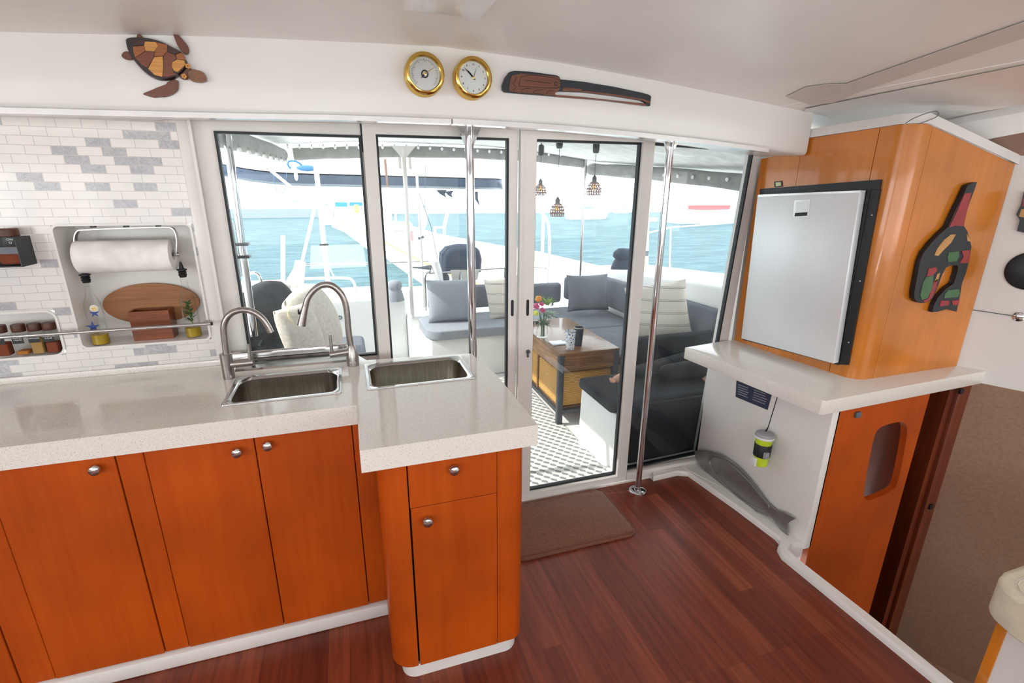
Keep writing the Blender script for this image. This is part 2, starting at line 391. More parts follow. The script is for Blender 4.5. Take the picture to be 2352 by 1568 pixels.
c = t.ramp(val, [(0, (128, 130, 130)), (.30, (218, 216, 210))], True); t.bsdf(c, .9)

t = NT('cup_floral'); v = t.coord(); vo = t.n('ShaderNodeTexVoronoi'); vo.inputs['Scale'].default_value = 48; t.l(v, vo.inputs['Vector'])
t.bsdf(t.ramp(vo.outputs['Distance'], [(0, (70, 100, 160)), (.3, (238, 238, 236)), (.55, (238, 238, 236)), (.62, (84, 112, 160)), (.7, (238, 238, 236))], True), .25)

# water
t = NT('sea'); v = t.coord(scale=(1, 3, 1)); f = t.noise(v, .5, 6, .65, .5)
t.bsdf(t.ramp(f, [(.36, (48, 82, 90)), (.5, (62, 96, 103)), (.62, (76, 110, 115))]), .5, spec=.12)
v3 = t.coord(scale=(1, 2.2, 1)); t.bump(t.noise(v3, 2.2, 4), .5, .3)

# thin glass
t = NT('glass_pane'); lw = t.n('ShaderNodeFresnel'); lw.inputs[0].default_value = 1.45
tr = t.n('ShaderNodeBsdfTransparent'); tr.inputs[0].default_value = (.93, .96, .96, 1); gl = t.n('ShaderNodeBsdfGlossy'); gl.inputs['Roughness'].default_value = .02
mx = t.n('ShaderNodeMixShader'); t.l(lw.outputs[0], mx.inputs[0]); t.l(tr.outputs[0], mx.inputs[1]); t.l(gl.outputs[0], mx.inputs[2])
df = t.n('ShaderNodeBsdfTranslucent'); df.inputs[0].default_value = (.9, .95, 1, 1); v = t.coord(scale=(3, 3, 1)); hz = t.ramp(t.noise(v, 2.2, 4), [(.35, (20, 20, 20)), (.8, (72, 72, 72))])
m2 = t.n('ShaderNodeMixShader'); t.l(hz, m2.inputs[0]); t.l(mx.outputs[0], m2.inputs[1]); t.l(df.outputs[0], m2.inputs[2]); t.l(m2.outputs[0], t.out.inputs[0])
def thin_glass(name, tint, base=.08):
    t = NT(name); lw = t.n('ShaderNodeFresnel'); lw.inputs[0].default_value = 1.22
    tr = t.n('ShaderNodeBsdfTransparent'); tr.inputs[0].default_value = tint; gl = t.n('ShaderNodeBsdfGlossy'); gl.inputs['Roughness'].default_value = .04
    mx = t.n('ShaderNodeMixShader'); hf = t.n('ShaderNodeMath', operation='MULTIPLY'); t.l(lw.outputs[0], hf.inputs[0]); hf.inputs[1].default_value = .4; t.l(hf.outputs[0], mx.inputs[0]); t.l(tr.outputs[0], mx.inputs[1]); t.l(gl.outputs[0], mx.inputs[2]); t.l(mx.outputs[0], t.out.inputs[0])
thin_glass('jar_glass', (.975, .985, .98, 1)); thin_glass('dial_glass', (.97, .97, .97, 1))
t = NT('fridge_silver'); v = t.coord(scale=(1, 60, 60)); f = t.noise(v, 3, 3); t.bsdf(t.ramp(f, [(.3, (222, 224, 226)), (.7, (230, 232, 233))]), .34, .25)
t = NT('bulb_glow'); t.bsdf((255, 210, 130), .3, emis=(255, 176, 70), es=1.2)
t = NT('spot_glow'); t.bsdf((255, 210, 160), .3, emis=(255, 190, 110), es=2.0)
simple('bulb_frosted', (250, 250, 244), .3)
t = NT('lcd'); t.bsdf((196, 206, 150), .3)

# ================================================================== SETTING
YW = 2.20          # aft bulkhead plane
def struct(mb, name, mat, **k): return tag(mb.build(name, mat, **k), kind='structure')
inner = [at(u, v, z=.0) for u, v in ((1500, 1105), (1556, 1092), (1580, 1094), (1600, 1108), (1690, 1172), (1780, 1240), (1790, 1252), (1784, 1266), (1795, 1285), (1960, 1420), (2145, 1572), (2330, 1730))]
outer = [at(u, v, z=.035) for u, v in ((1500, 1080), (1560, 1072), (1600, 1062), (1640, 1060), (1730, 1150), (1810, 1230), (1822, 1245), (1814, 1262), (1834, 1282), (2000, 1410), (2186, 1560), (2370, 1710))]
fl = [(-3, -3), (inner[-1].x+.004, -3)]+[(p.x+.004, p.y) for p in inner[::-1]]+[(inner[0].x, 2.16), (-3, 2.16)]
struct(MB().hexa([(a, b, -.04) for a, b in fl], [(a, b, 0) for a, b in fl]), 'floor', 'floor_wood', smooth=0)
# ceiling with camber, swept fore and aft
prof = [(-3.0, 1.93), (-2.0, 1.98), (-.86, 2.03), (-.33, 2.068), (.34, 2.10), (.8, 2.085), (1.22, 2.054), (1.7, 2.01), (2.09, 1.975)]
def ceil_z(x):
    for (a, za), (b, zb) in zip(prof, prof[1:]):
        if a <= x <= b: return za+(zb-za)*(x-a)/(b-a)
    return prof[-1][1]
def atc(u, v):
    p = at(u, v, z=1.98)
    for _ in range(6): p = at(u, v, z=ceil_z(p.x)-.003)
    return p
m = MB()
def ceil_edge(y):   # x of the starboard edge of the headliner at this y
    return 2.4
ys = [1.96, 1.6, 1.2, .86, .3, -1, -3]
for hatch in (0,):
    for j in range(len(ys)-1):
        ya, yb = ys[j], ys[j+1]
        for i in range(24):
            f0, f1 = i/24, (i+1)/24
            q = []
            for (f, y) in ((f0, ya), (f1, ya), (f1, yb), (f0, yb)):
                x = -3+(ceil_edge(y)+3)*f; q.append((x, y, ceil_z(x)))
            m.hexa(q[::-1], [(a, b, c+.04) for a, b, c in q[::-1]])
bmesh.ops.remove_doubles(m.bm, verts=m.bm.verts[:], dist=.0005)
struct(m, 'ceiling', 'headliner')
# raised hatch surround in the ceiling
m = MB(); o0 = [at(u, v, z=2.085) for u, v in ((930, -60), (926, 38), (1108, 55), (1175, -10), (1150, -110))]
o1 = [at(u, v, z=2.06) for u, v in ((945, -60), (948, 8), (1098, 28), (1150, -25), (1130, -110))]
m.hexa([(p.x, p.y, 2.045) for p in o1], [(p.x, p.y, 2.10) for p in o0]); h = m.build('ceiling_hatch_surround', 'gelcoat', smooth=20)
tag(h, 'white moulded hatch surround hanging from the cabin ceiling at the top edge', 'hatch surround')
# ceiling strips on the starboard side
def strip(name, pts, mat, th=.001):
    return struct(prism(pts, (0, 0, -1), th), name, mat, smooth=20)
strip('trim_1', [atc(u, v) for u, v in ((1805, 222), (1850, 200), (1900, 193), (1945, 192), (2000, 172), (2352, 50), (2420, 28), (2420, 62), (2352, 87), (1975, 210), (1915, 236), (1860, 240))], 'ceiling_strip')
# cabin side soffit (starboard)
HW0 = (2.85, 1.49); HW1 = (3.65, -.09)
def hw(u, v, off=0): return onp(u, v, HW0, HW1, off)
B0, B1 = at(1848, 326, z=1.935), at(2420, 228, z=1.935)
m = MB(); G = [[m.bm.verts.new(atc(1848+572*i/12, 250-114*i/12).lerp(B0.lerp(B1, i/12), j/6)) for j in range(7)] for i in range(13)]
for i in range(12):
    for j in range(6): m.bm.faces.new((G[i][j], G[i+1][j], G[i+1][j+1], G[i][j+1]))
struct(m, 'wall_right_upper', 'gelcoat', smooth=60)
# hull wall on the starboard side
hx = lambda s: (HW0[0]+(HW1[0]-HW0[0])*s, HW0[1]+(HW1[1]-HW0[1])*s)
def wallstrip(s0, s1, z0, z1, th=.05):
    a, b = hx(s0), hx(s1); n = Vector((-(HW1[1]-HW0[1]), HW1[0]-HW0[0])).normalized()
    n = n if n.x > 0 else -n
    return MB().hexa([(a[0], a[1], z0), (b[0], b[1], z0), (b[0]+n.x*th, b[1]+n.y*th, z0), (a[0]+n.x*th, a[1]+n.y*th, z0)],
                     [(a[0], a[1], z1), (b[0], b[1], z1), (b[0]+n.x*th, b[1]+n.y*th, z1), (a[0]+n.x*th, a[1]+n.y*th, z1)])
struct(wallstrip(-.02, 1.6, .735, 2.0), 'wall_right', 'gelcoat_matte', smooth=0)
struct(wallstrip(-.9, -.021, 1.925, 2.0), 'wall_right_top', 'gelcoat_matte', smooth=0)
struct(wallstrip(-.2, -.021, 1.83, 1.924), 'wall_right_corner', 'gelcoat_matte', smooth=0)
struct(wallstrip(-.02, 1.6, -1.1, .735, .045), 'wall_right_lower', 'carpet_wall', smooth=0)
struct(MB().box(1.69, 3.9, -2.0, 2.2, -1.16, -1.1), 'floor_hull', 'carpet_wall')
# upper shelf edge and window shade above the hull wall
nw = Vector((HW1[1]-HW0[1], -(HW1[0]-HW0[0]), 0)).normalized()
nw = nw if nw.x < 0 else -nw
s0, s1 = hw(2140, 286)+nw*.03, hw(2420, 224)+nw*.03
e0, e1 = hw(2145, 297)+nw*.03, hw(2420, 246)+nw*.03
struct(MB().hexa([s0, s1, e1, e0], [p+Vector((.03, .02, .012)) for p in (s0, s1, e1, e0)]), 'trim_3', 'gelcoat', smooth=0)
e2, e3 = hw(2215, 330)+nw*.012, hw(2420, 292)+nw*.012
struct(MB().hexa([e0, e1, e3, e2], [p+Vector((.02, .02, .03)) for p in (e0, e1, e3, e2)]), 'trim_4', 'headliner', smooth=0)
r0 = [hw(u, v)+nw*.004 for u, v in ((2240, 326), (2278, 322), (2290, 312), (2420, 293), (2420, 362), (2330, 356), (2300, 345), (2270, 330))]
tag(prism(r0, nw, .006).build('window_shade', 'shade_brown', smooth=0), 'brown fabric window shade above the starboard hull wall', 'window shade')
# aft bulkhead left of the sliding windows, with two niches
XN = [-3.0, -1.62, -1.052, -.990, -.566, -.5025]; ZN = [.9, 1.018, 1.037, 1.182, 1.487, 1.86]
m = MB()
def cell(a, b, c, d): m.box(a, b, YW, YW+.04, c, d)
cell(-3, -1.624, .9, 1.86); cell(-1.624, -1.048, .9, 1.014); cell(-1.624, -1.048, 1.186, 1.86); cell(-1.048, -.994, .9, 1.86)
cell(-.994, -.561, .9, 1.033); cell(-.994, -.561, 1.491, 1.86); cell(-.561, -.553, .9, 1.86)
struct(m, 'wall_back', 'tile_marble', smooth=0)
def niche(name, x0, x1, z0, z1, dep, r):
    m = MB(); ra = [(a, YW-.004, b) for a, b in rrect(x0-.008, x1+.008, z0-.008, z1+.008, r+.008)]; rb = [(a, YW-.004, b) for a, b in rrect(x0, x1, z0, z1, r)]
    rc = [(a, YW+dep, b) for a, b in rrect(x0+.01, x1-.004, z0, z1, r)]
    L = [[m.bm.verts.new(p) for p in q] for q in (ra, rb, rc)]; n = len(ra)
    for p, q in zip(L, L[1:]):
        for i in range(n): m.bm.faces.new((p[i], p[(i+1) % n], q[(i+1) % n], q[i]))
    m.bm.faces.new(L[2]); return struct(m, name, 'gelcoat', smooth=40, recalc=False)
niche('wall_niche_large', -.990, -.566, 1.037, 1.487, .135, .018)
niche('wall_niche_small', -1.62, -1.052, 1.018, 1.182, .09, .03)
# white moulded jamb between tiles and window, and head channel above the tiles
m = MB().box(-.553, -.502, YW-.008, YW+.05, .9, 1.868, .008); struct(m, 'trim_5', 'gelcoat')
m = MB().box(-3, -.585, YW-.05, YW+.02, 1.846, 1.866, .004); m.box(-3, -.585, YW-.012, YW+.02, 1.866, 1.90); struct(m, 'trim_6', 'gelcoat')
# enclosure out of frame: side and front walls with window openings
m = MB().box(-3.04, -3, -3, 2.2, -.04, 1.1); m.box(-3.04, -3, -3, 2.2, 1.8, 2.0); m.box(-3.04, -3, .6, 2.2, 1.1, 1.8); m.box(-3.04, -3, -3, -1.9, 1.1, 1.8); struct(m, 'wall_left', 'gelcoat_matte', smooth=0)
m = MB().box(-3, 3.9, -3.04, -3, -1.1, .9); m.box(-3, 3.9, -3.04, -3, 1.8, 2.15); struct(m, 'wall_front', 'gelcoat_matte', smooth=0)
m = MB().box(3.9, 3.94, -3, 1.5, -1.1, 1.15); m.box(3.9, 3.94, -3, 1.5, 1.85, 2.1); struct(m, 'wall_right_forward', 'gelcoat_matte', smooth=0)
m = MB().box(1.3, 3.9, -3, .7, 1.99, 2.03); m.box(1.9, 3.9, .7, 2.2, 1.99, 2.03); struct(m, 'ceiling_starboard', 'headliner', smooth=0)
m = MB().box(2.12, 3.9, 2.24, 2.28, -1.1, 1.885); struct(m, 'wall_aft_starboard', 'gelcoat_matte', smooth=0)

# header beam over the doors, arched
bx = [-3.0, -2.0, -.90, -.36, .0, .383, .8, 1.136, 1.5, 1.94, 2.10]; bz = [1.79, 1.81, 1.832, 1.845, 1.857, 1.863, 1.860, 1.849, 1.832, 1.803, 1.79]
def lerp(xs_, ys_, x):
    for i in range(len(xs_)-1):
        if x <= xs_[i+1]: return ys_[i]+(ys_[i+1]-ys_[i])*(x-xs_[i])/(xs_[i+1]-xs_[i])
    return ys_[-1]
def beam_b(x): return lerp(bx, bz, x)
YB = 1.92
m = MB(); N = 40; secs = []
for i in range(N+1):
    x = -3+5.10*i/N; zb = beam_b(x); zt = ceil_z(x)+.03
    sec = [(x, YB+.004, zt), (x, YB, zt-.05), (x, YB, zb+.02), (x, YB+.004, zb+.008), (x, YB+.014, zb), (x, YW+.02, zb+.012), (x, YW+.02, zt)]
    secs.append([m.bm.verts.new(p) for p in sec])
for a, b in zip(secs, secs[1:]):
    for k in range(7): m.bm.faces.new((a[k], a[(k+1) % 7], b[(k+1) % 7], b[k]))
m.bm.faces.new(secs[0]); m.bm.faces.new(secs[-1])
struct(m, 'beam_header', 'gelcoat', smooth=50)
# bright trim strip along the foot of the beam
def strip_along(x0, x1, y0, y1, dz0, dz1, n=24):
    m = MB(); S = []
    for i in range(n+1):
        x = x0+(x1-x0)*i/n; z = beam_b(x); S.append([m.bm.verts.new(p) for p in ((x, y0, z+dz0), (x, y1, z+dz0), (x, y1, z+dz1), (x, y0, z+dz1))])
    for a, b in zip(S, S[1:]):
        for k in range(4): m.bm.faces.new((a[k], a[(k+1) % 4], b[(k+1) % 4], b[k]))
    m.bm.faces.new(S[0]); m.bm.faces.new(S[-1]); return m
struct(strip_along(-3, .395, YB-.012, YB+.03, -.012, .004), 'trim_7', 'trim_aluminium', smooth=0)
struct(strip_along(.40, 1.86, YB-.014, YB+.03, -.012, .006), 'trim_8', 'trim_aluminium', smooth=0)
def led(x0, x1):
    return tag(strip_along(x0, x1, YB+.034, YB+.046, -.004, .004, 16).build('light_strip', 'led_glow', smooth=0), None, 'light strip')
for a, b, l in ((-2.9, -.10, 'long glowing light strip under the beam over the tiled wall'), (.66, 1.02, 'short glowing light strip under the beam below the carved paddle'), (1.5, 1.86, 'short glowing light strip under the right end of the beam')):
    tag(led(a, b), l)

# ------------------------------------------------------------------ sliding windows and door
def ring(m, o, i, y0, y1):
    """frame solid between outer quad o and inner quad i (x, z corner lists)"""
    n = len(o); V = [[m.bm.verts.new((p[0], y, p[1])) for p in q] for q, y in ((o, y0), (i, y0), (i, y1), (o, y1))]
    for a in range(4):
        A, B = V[a], V[(a+1) % 4]
        for k in range(n): m.bm.faces.new((A[k], A[(k+1) % n], B[(k+1) % n], B[k]))
    return m
def inset(q, d):
    (a, b, c, e) = q; return [(a[0]+d, a[1]+d), (b[0]-d, b[1]+d), (c[0]-d, c[1]-d), (e[0]+d, e[1]-d)]
def panel(name, o, g, y0=YW-.02, y1=YW+.02, label=None):
    r = thing(name, (g[0][0], YW, g[0][1]), kind='structure')
    ring(MB(), o, g, y0, y1).build('frame', 'frame_white', r, smooth=20)
    ring(MB(), g, inset(g, .009), YW-.014, YW+.01).build('seal', 'rubber_black', r, smooth=0)
    gi = inset(g, .004); m = MB(); m.face([(p[0], YW, p[1]) for p in gi]); m.build('glass', 'glass_pane', r, smooth=0)
    return r
ZT = 1.88
w1 = panel('window_1', [(-.502, .86), (.094, .86), (.094, ZT), (-.502, ZT)], [(-.432, .905), (.086, .905), (.086, 1.826), (-.432, 1.822)], YW, YW+.04)
w2 = panel('window_2', [(.092, .0), (.745, .0), (.745, ZT), (.092, ZT)], [(.143, .05), (.704, .05), (.704, 1.838), (.143, 1.832)])
d1 = panel('door_1', [(.757, -.02), (1.428, -.02), (1.428, ZT+.006), (.757, ZT)], [(.827, .044), (1.368, .044), (1.368, 1.843), (.827, 1.838)], YW-.035, YW+.01)
w3 = panel('window_3', [(1.395, .0), (2.04, .0), (2.11, ZT), (1.395, ZT)], [(1.425, .062), (1.945, .078), (2.038, 1.828), (1.428, 1.843)], YW+.012, YW+.04)
MB().box(.086, .094, YW-.005, YW+.01, 1.765, 1.872).build('latch', 'rubber_black', w1)
MB().box(-.508, -.498, YW-.03, YW+.02, .9, 1.87).build('side_rail', 'frame_white', w1)
for r, x, nm in ((w2, .724, 'finger_pull'), (d1, .797, 'finger_pull')):
    z = 1.082; p = [(x+a, YW-.036 if r == d1 else YW-.0215, z+b) for a, b in rrect(-.007, .007, -.04, .04, .0068)]
    prism(p, (0, 1, 0), .004).build(nm, 'rubber_black', r)
k = MB().lathe([(0, 0), (.010, .001), (.010, .004)], (.802, YW-.036, .86), (0, -1, 0)); k.box(.797, .807, YW-.042, YW-.035, .83, .858, .002)
k.box(.800, .81, YW-.052, YW-.04, .855, .865); k.build('key_lock', 'galv_metal', d1)
MB().box(.752, .765, YW-.04, YW-.02, -.01, ZT-.01).build('guide_strip', 'frame_white', d1, smooth=0)
# head rail, sill and step moulding
m = MB().box(-.50, 2.12, YW-.03, YW+.06, ZT-.003, 2.0); struct(m, 'trim_9', 'frame_white')
m = MB().box(.55, 1.96, YW-.05, YW+.06, -.04, .012, .004); m.box(1.43, 1.96, YW-.04, YW, .012, .055, .004); struct(m, 'trim_10', 'gelcoat')

# lower white wall under the fridge shelf with sill and curb
WX = 1.93
struct(MB().box(WX, WX+.05, 1.40, 2.19, 0, .734, .008), 'wall_right_white', 'gelcoat')
inner = [at(u, v, z=.0) for u, v in ((1500, 1105), (1556, 1092), (1580, 1094), (1600, 1108), (1690, 1172), (1780, 1240), (1790, 1252), (1784, 1266), (1795, 1285), (1960, 1420), (2145, 1572), (2330, 1730))]
outer = [at(u, v, z=.035) for u, v in ((1500, 1080), (1560, 1072), (1600, 1062), (1640, 1060), (1730, 1150), (1810, 1230), (1822, 1245), (1814, 1262), (1834, 1282), (2000, 1410), (2186, 1560), (2370, 1710))]
m = MB(); n = len(inner); L = []
for (a, b) in zip(inner, outer):
    d = Vector((b.x-a.x, b.y-a.y, 0)); d = d.normalized()
    pts = [Vector((a.x, a.y, -.04)), Vector((a.x, a.y, .018)), Vector((a.x, a.y, .03))+d*.008, Vector((b.x, b.y, .035))-d*.008, Vector((b.x, b.y, .025)), Vector((b.x, b.y, -.10))]
    L.append([m.bm.verts.new(p) for p in pts])
for a, b in zip(L, L[1:]):
    for k in range(6): m.bm.faces.new((a[k], a[(k+1) % 6], b[(k+1) % 6], b[k]))
m.bm.faces.new(L[0]); m.bm.faces.new(L[-1]); struct(m, 'trim_11', 'gelcoat', smooth=50)
m = MB(); q = [Vector((p.x, p.y, 0)) for p in outer[2:7]]
m.hexa([(1.80, 2.17, -.05), (WX+.01, 2.17, -.05), (WX+.01, 1.41, -.05), (outer[6].x-.02, outer[6].y, -.05), (outer[4].x-.02, outer[4].y, -.05)],
       [(1.80, 2.17, .034), (WX+.01, 2.17, .034), (WX+.01, 1.41, .034), (outer[6].x-.02, outer[6].y, .034), (outer[4].x-.02, outer[4].y, .034)])
struct(m, 'trim_12', 'gelcoat')
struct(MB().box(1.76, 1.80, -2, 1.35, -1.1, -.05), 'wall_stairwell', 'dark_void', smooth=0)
struct(MB().box(2.0, 3.3, 1.0, 1.42, -1.1, -.93), 'stair_step', 'carpet_wall', smooth=0)

# ------------------------------------------------------------------ aft cabin doorway: wooden sliding panel, dark opening
YD = 1.40
r = thing('door_2', (2.2, YD, -1.0), kind='structure')
cut = [at(u, v, y=YD) for u, v in ((2035, 975), (2070, 967), (2083, 975), (2084, 1000), (2062, 1115), (2045, 1130), (2000, 1149), (1986, 1148), (1983, 1130), (2005, 1010), (2015, 985))]
def panel_with_hole(x0, x1, z0, z1, hole, y0, y1, mat, name, parent):
    m = MB(); cx = sum(p.x for p in hole)/len(hole); cz = sum(p.z for p in hole)/len(hole)
    hh = smooth_loop([(p.x, y0, p.z) for p in hole], 2); n = len(hh)
    out = []
    for p in hh:
        dx, dz = p[0]-cx, p[2]-cz; t = min([v for v in ((x1-cx)/dx if dx > 0 else 9, (x0-cx)/dx if dx < 0 else 9, (z1-cz)/dz if dz > 0 else 9, (z0-cz)/dz if dz < 0 else 9)])
        out.append((cx+dx*t, cz+dz*t))
    # snap nearest samples to the corners
    for c in ((x0, z0), (x1, z0), (x1, z1), (x0, z1)):
        i = min(range(n), key=lambda k: (out[k][0]-c[0])**2+(out[k][1]-c[1])**2); out[i] = c
    V = [[m.bm.verts.new((a, y, b)) for a, b in q] for q, y in ((out, y0), ([(p[0], p[2]) for p in hh], y0), ([(p[0], p[2]) for p in hh], y1), (out, y1))]
    for a in range(4):
        A, B = V[a], V[(a+1) % 4]
        for k in range(n): m.bm.faces.new((A[k], A[(k+1) % n], B[(k+1) % n], B[k]))
    return m.build(name, mat, parent, smooth=30)
panel_with_hole(1.965, 2.53, -1.1, .748, cut, YD, YD+.03, 'veneer_red', 'panel', r)
MB().box(2.0, 2.06, YD+.14, YD+.17, -1.1, .74).build('inner_frame', 'veneer_red', r)
MB().box(2.16, 2.42, YD+.15, YD+.17, -.1, .7).build('backing', 'veneer_red', r)
m = MB().box(2.06, 2.09, YD-.012, YD, .672, .70, .003); m.build('latch', 'galv_metal', r)
r = thing('door_3', (2.8, YD, -1.0), kind='structure')
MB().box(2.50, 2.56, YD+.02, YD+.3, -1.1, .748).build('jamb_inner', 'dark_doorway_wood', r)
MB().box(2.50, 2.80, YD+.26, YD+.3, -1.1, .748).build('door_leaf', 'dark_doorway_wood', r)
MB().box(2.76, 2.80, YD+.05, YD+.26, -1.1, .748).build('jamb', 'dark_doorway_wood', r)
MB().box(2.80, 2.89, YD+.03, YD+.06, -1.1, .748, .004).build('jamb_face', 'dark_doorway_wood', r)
for p in (at(2150, 1170, y=YD), at(2222, 903, y=YD), at(2090, 1430, y=YD)):
    MB().box(p.x-.012, p.x+.012, YD+.02, YD+.032, p.z-.014, p.z+.014, .003).build('hinge', 'black_plastic', r)

# ================================================================== GALLEY
# ---- worktop: L shape with two sink cut-outs
ZC = .921
sk1 = (-.452, -.066, 1.735, 2.012); sk2 = (.022, .43, 1.735, 2.02)
def cut_slab():
    m = MB(); z0, z1 = .85, ZC
    X = [-3, sk1[0]+.012, sk1[1]-.012, -.03, -.018+.0, sk2[0]+.012, sk2[1]-.012, .517]
    V = {}
    def v(x, y, z):
        k = (round(x, 4), round(y, 4), round(z, 4))
        if k not in V: V[k] = m.bm.verts.new((x, y, z))
        return V[k]
    bk = lambda x: 2.205 if x <= -.018 else 2.085+(2.04-2.085)*(x+.018)/(.50)
    def quad(x0, x1, y0, y1, y0b=None, y1b=None):
        y0b = y0 if y0b is None else y0b; y1b = y1 if y1b is None else y1b
        for z in (z1, z0): m.bm.faces.new([v(x0, y0, z), v(x1, y0b, z), v(x1, y1b, z), v(x0, y1, z)])
    F = 1.612; P = 1.292
    ys = [F, sk1[2]+.012, sk1[3]-.012]
    # port run
    for a, b in ((-3, X[1]), (X[2], -.03)):
        quad(a, b, F, ys[1]); quad(a, b, ys[1], ys[2]); quad(a, b, ys[2], 2.205)
    quad(X[1], X[2], F, ys[1]); quad(X[1], X[2], ys[2], 2.205)
    # peninsula
    y3 = sk2[3]-.012; x0, xa, xb, x1 = -.018, X[5], X[6], .517
    xr = .487
    for a, b in ((x0, xa), (xb, x1)):
        quad(a, b, P, F); quad(a, b, F, ys[1]); quad(a, b, ys[1], y3)
    quad(xa, xb, P, F); quad(xa, xb, F, ys[1])
    for a, b in ((x0, xa), (xa, xb), (xb, x1)): quad(a, b, y3, bk(a), None, bk(b))
    # joint between the two runs
    for a, b in ((F, ys[1]), (ys[1], ys[2]), (ys[2], y3)): quad(-.03, x0, a, b)
    quad(-.03, x0, y3, 2.205, None, bk(x0+1e-6)); m.bm.verts.ensure_lookup_table()
    # skin every open edge vertically
    be = [e for e in m.bm.edges if len(e.link_faces) == 1 and all(abs(q.co.z-z1) < 1e-5 for q in e.verts)]
    for e in be:
        a, b = e.verts; c = V[(round(b.co.x, 4), round(b.co.y, 4), round(z0, 4))]; d = V[(round(a.co.x, 4), round(a.co.y, 4), round(z0, 4))]
        m.bm.faces.new((a, b, c, d))
    for q in m.bm.verts:      # aft right corner is slightly drawn in
        if q.co.x > .5 and q.co.y > 2.0: q.co.x = .487
    return m
wt = cut_slab()
ct = wt.build('worktop', 'quartz', smooth=20)
tag(ct, 'L-shaped speckled white quartz worktop holding two steel sinks', 'worktop')
m = MB().box(-3, -.50, YW-.012, YW, ZC, ZC+.024, .002); tag(m.build('worktop_upstand', 'quartz'), 'low white quartz upstand at the foot of the tiled wall', 'upstand')
# ---- sinks
def sink(s, depth, label):
    x0, x1, y0, y1 = s; t = thing('sink', ((x0+x1)/2, (y0+y1)/2, ZC), label, 'sink')
    z = ZC; m = MB()
    def loop(d, r, zz, n=5): return [(a, b, zz) for a, b in rrect(x0+d, x1-d, y0+d, y1-d, r, n)]
    L = [loop(0, .008, z+.0005), loop(.001, .008, z+.004), loop(.012, .02, z+.0045), loop(.016, .045, z+.0015), loop(.02, .055, z-.006)]
    vs = [[m.bm.verts.new(p) for p in q] for q in L]; n = len(vs[0])
    for a, b in zip(vs, vs[1:]):
        for k in range(n): m.bm.faces.new((a[k], a[(k+1) % n], b[(k+1) % n], b[k]))
    m.build('rim', 'stainless', t, smooth=40)
    m = MB(); L = [loop(.02, .055, z-.006), loop(.024, .055, z-depth+.03), loop(.034, .055, z-depth+.008), loop(.055, .05, z-depth)]
    vs = [[m.bm.verts.new(p) for p in q] for q in L]
    for a, b in zip(vs, vs[1:]):
        for k in range(n): m.bm.faces.new((a[k], a[(k+1) % n], b[(k+1) % n], b[k]))
    m.bm.faces.new(vs[-1]); m.build('bowl', 'sink_steel', t, smooth=50)
    MB().lathe([(.034, .001), (.034, .004), (.02, .003), (.0, .002)], ((x0+x1)/2, (y0+y1)/2, z-depth)).build('drain', 'stainless', t)
    return t
sink(sk1, .155, 'larger steel sink behind the short curved tap on the left')
sink(sk2, .13, 'smaller steel sink set in the projecting peninsula worktop')
# ---- taps
def path(pts, y): return [at(u, v, y=y) for u, v in pts]
def tap_curve(pts, it=3): return smooth_loop(pts, it, False)
b = at(527, 868, z=ZC); y = b.y
t = thing('kitchen_tap', b, 'short brushed steel tap with curved spout left of the left sink', 'tap')
top = at(527, 812, y=y)
MB().lathe([(.0205, 0), (.0205, (top-b).z), (.019, (top-b).z+.002)], b, (0, 0, 1), 28).build('body', 'brushed_steel', t)
sp = [top+Vector((0, 0, -.01))]+path([(515, 775), (513, 745), (525, 722), (548, 711), (575, 712), (600, 727), (615, 748), (622, 763)], y)
sp[0].x = at(520, 815, y=y).x
MB().tube(tap_curve(sp), .0115, 18).build('spout', 'brushed_steel', t)
MB().tube([b+Vector((0, 0, .055)), at(583, 831, y=y-.01)], .0145, 20).build('valve', 'brushed_steel', t)
MB().tube([at(575, 832, y=y-.01), at(570, 790, y=y-.01)], [.0062, .0046], 12).build('lever', 'brushed_steel', t)
b = at(811, 838, z=ZC); y = b.y
t = thing('kitchen_tap', b, 'tall brushed steel pull-down tap arching between the two sinks', 'tap')
hb = at(800, 792, y=y).z-b.z
MB().lathe([(.0255, 0), (.0255, .03), (.0235, .045), (.0185, hb-.012), (.0135, hb)], b, (0, 0, 1), 28).build('body', 'brushed_steel', t)
sp = [b+Vector((0, 0, hb-.004))]+path([(800, 760), (797, 715), (790, 682), (770, 658), (748, 651), (725, 660), (706, 683), (701, 706)], y)
sp[0].x = b.x-.002
MB().tube(tap_curve(sp), .0125, 18).build('spout', 'brushed_steel', t)
MB().tube([at(701, 704, y=y), at(697, 720, y=y), at(692, 747, y=y)], [.0128, .0145, .0175], 18).build('spray_head', 'brushed_steel', t)
k = at(686, 717, y=y-.005); MB().box(k.x-.003, k.x+.003, k.y-.006, k.y+.006, k.z-.008, k.z+.012, .002).build('spray_button', 'black_plastic', t)
MB().tube([b+Vector((0, 0, .062)), at(757, 814, y=y-.01)], .0145, 20).build('valve', 'brushed_steel', t)
MB().tube([at(762, 806, y=y-.01), at(758, 768, y=y-.01)], [.0068, .0052], 12).build('lever', 'brushed_steel', t)
# ---- stainless trough on the sill behind the sink
zt = at(700, 796, y=2.175).z
t = thing('steel_sill_tray', (-.25, 2.15, ZC), 'long stainless tray standing on the window sill behind the left sink', 'tray')
MB().box(-.49, -.025, 2.17, 2.176, ZC, zt, .002).build('back_plate', 'stainless', t)
m = MB(); m.hexa([(-.47, 2.085, ZC), (-.03, 2.085, ZC), (-.03, 2.165, ZC), (-.47, 2.165, ZC)], [(-.47, 2.09, ZC+.008), (-.03, 2.09, ZC+.008), (-.03, 2.165, ZC+.024), (-.47, 2.165, ZC+.024)])
m.build('ledge', 'stainless', t, smooth=20)
MB().tube([(-.49, 2.165, zt), (-.025, 2.165, zt)], .004, 8).build('rolled_edge', 'stainless', t)

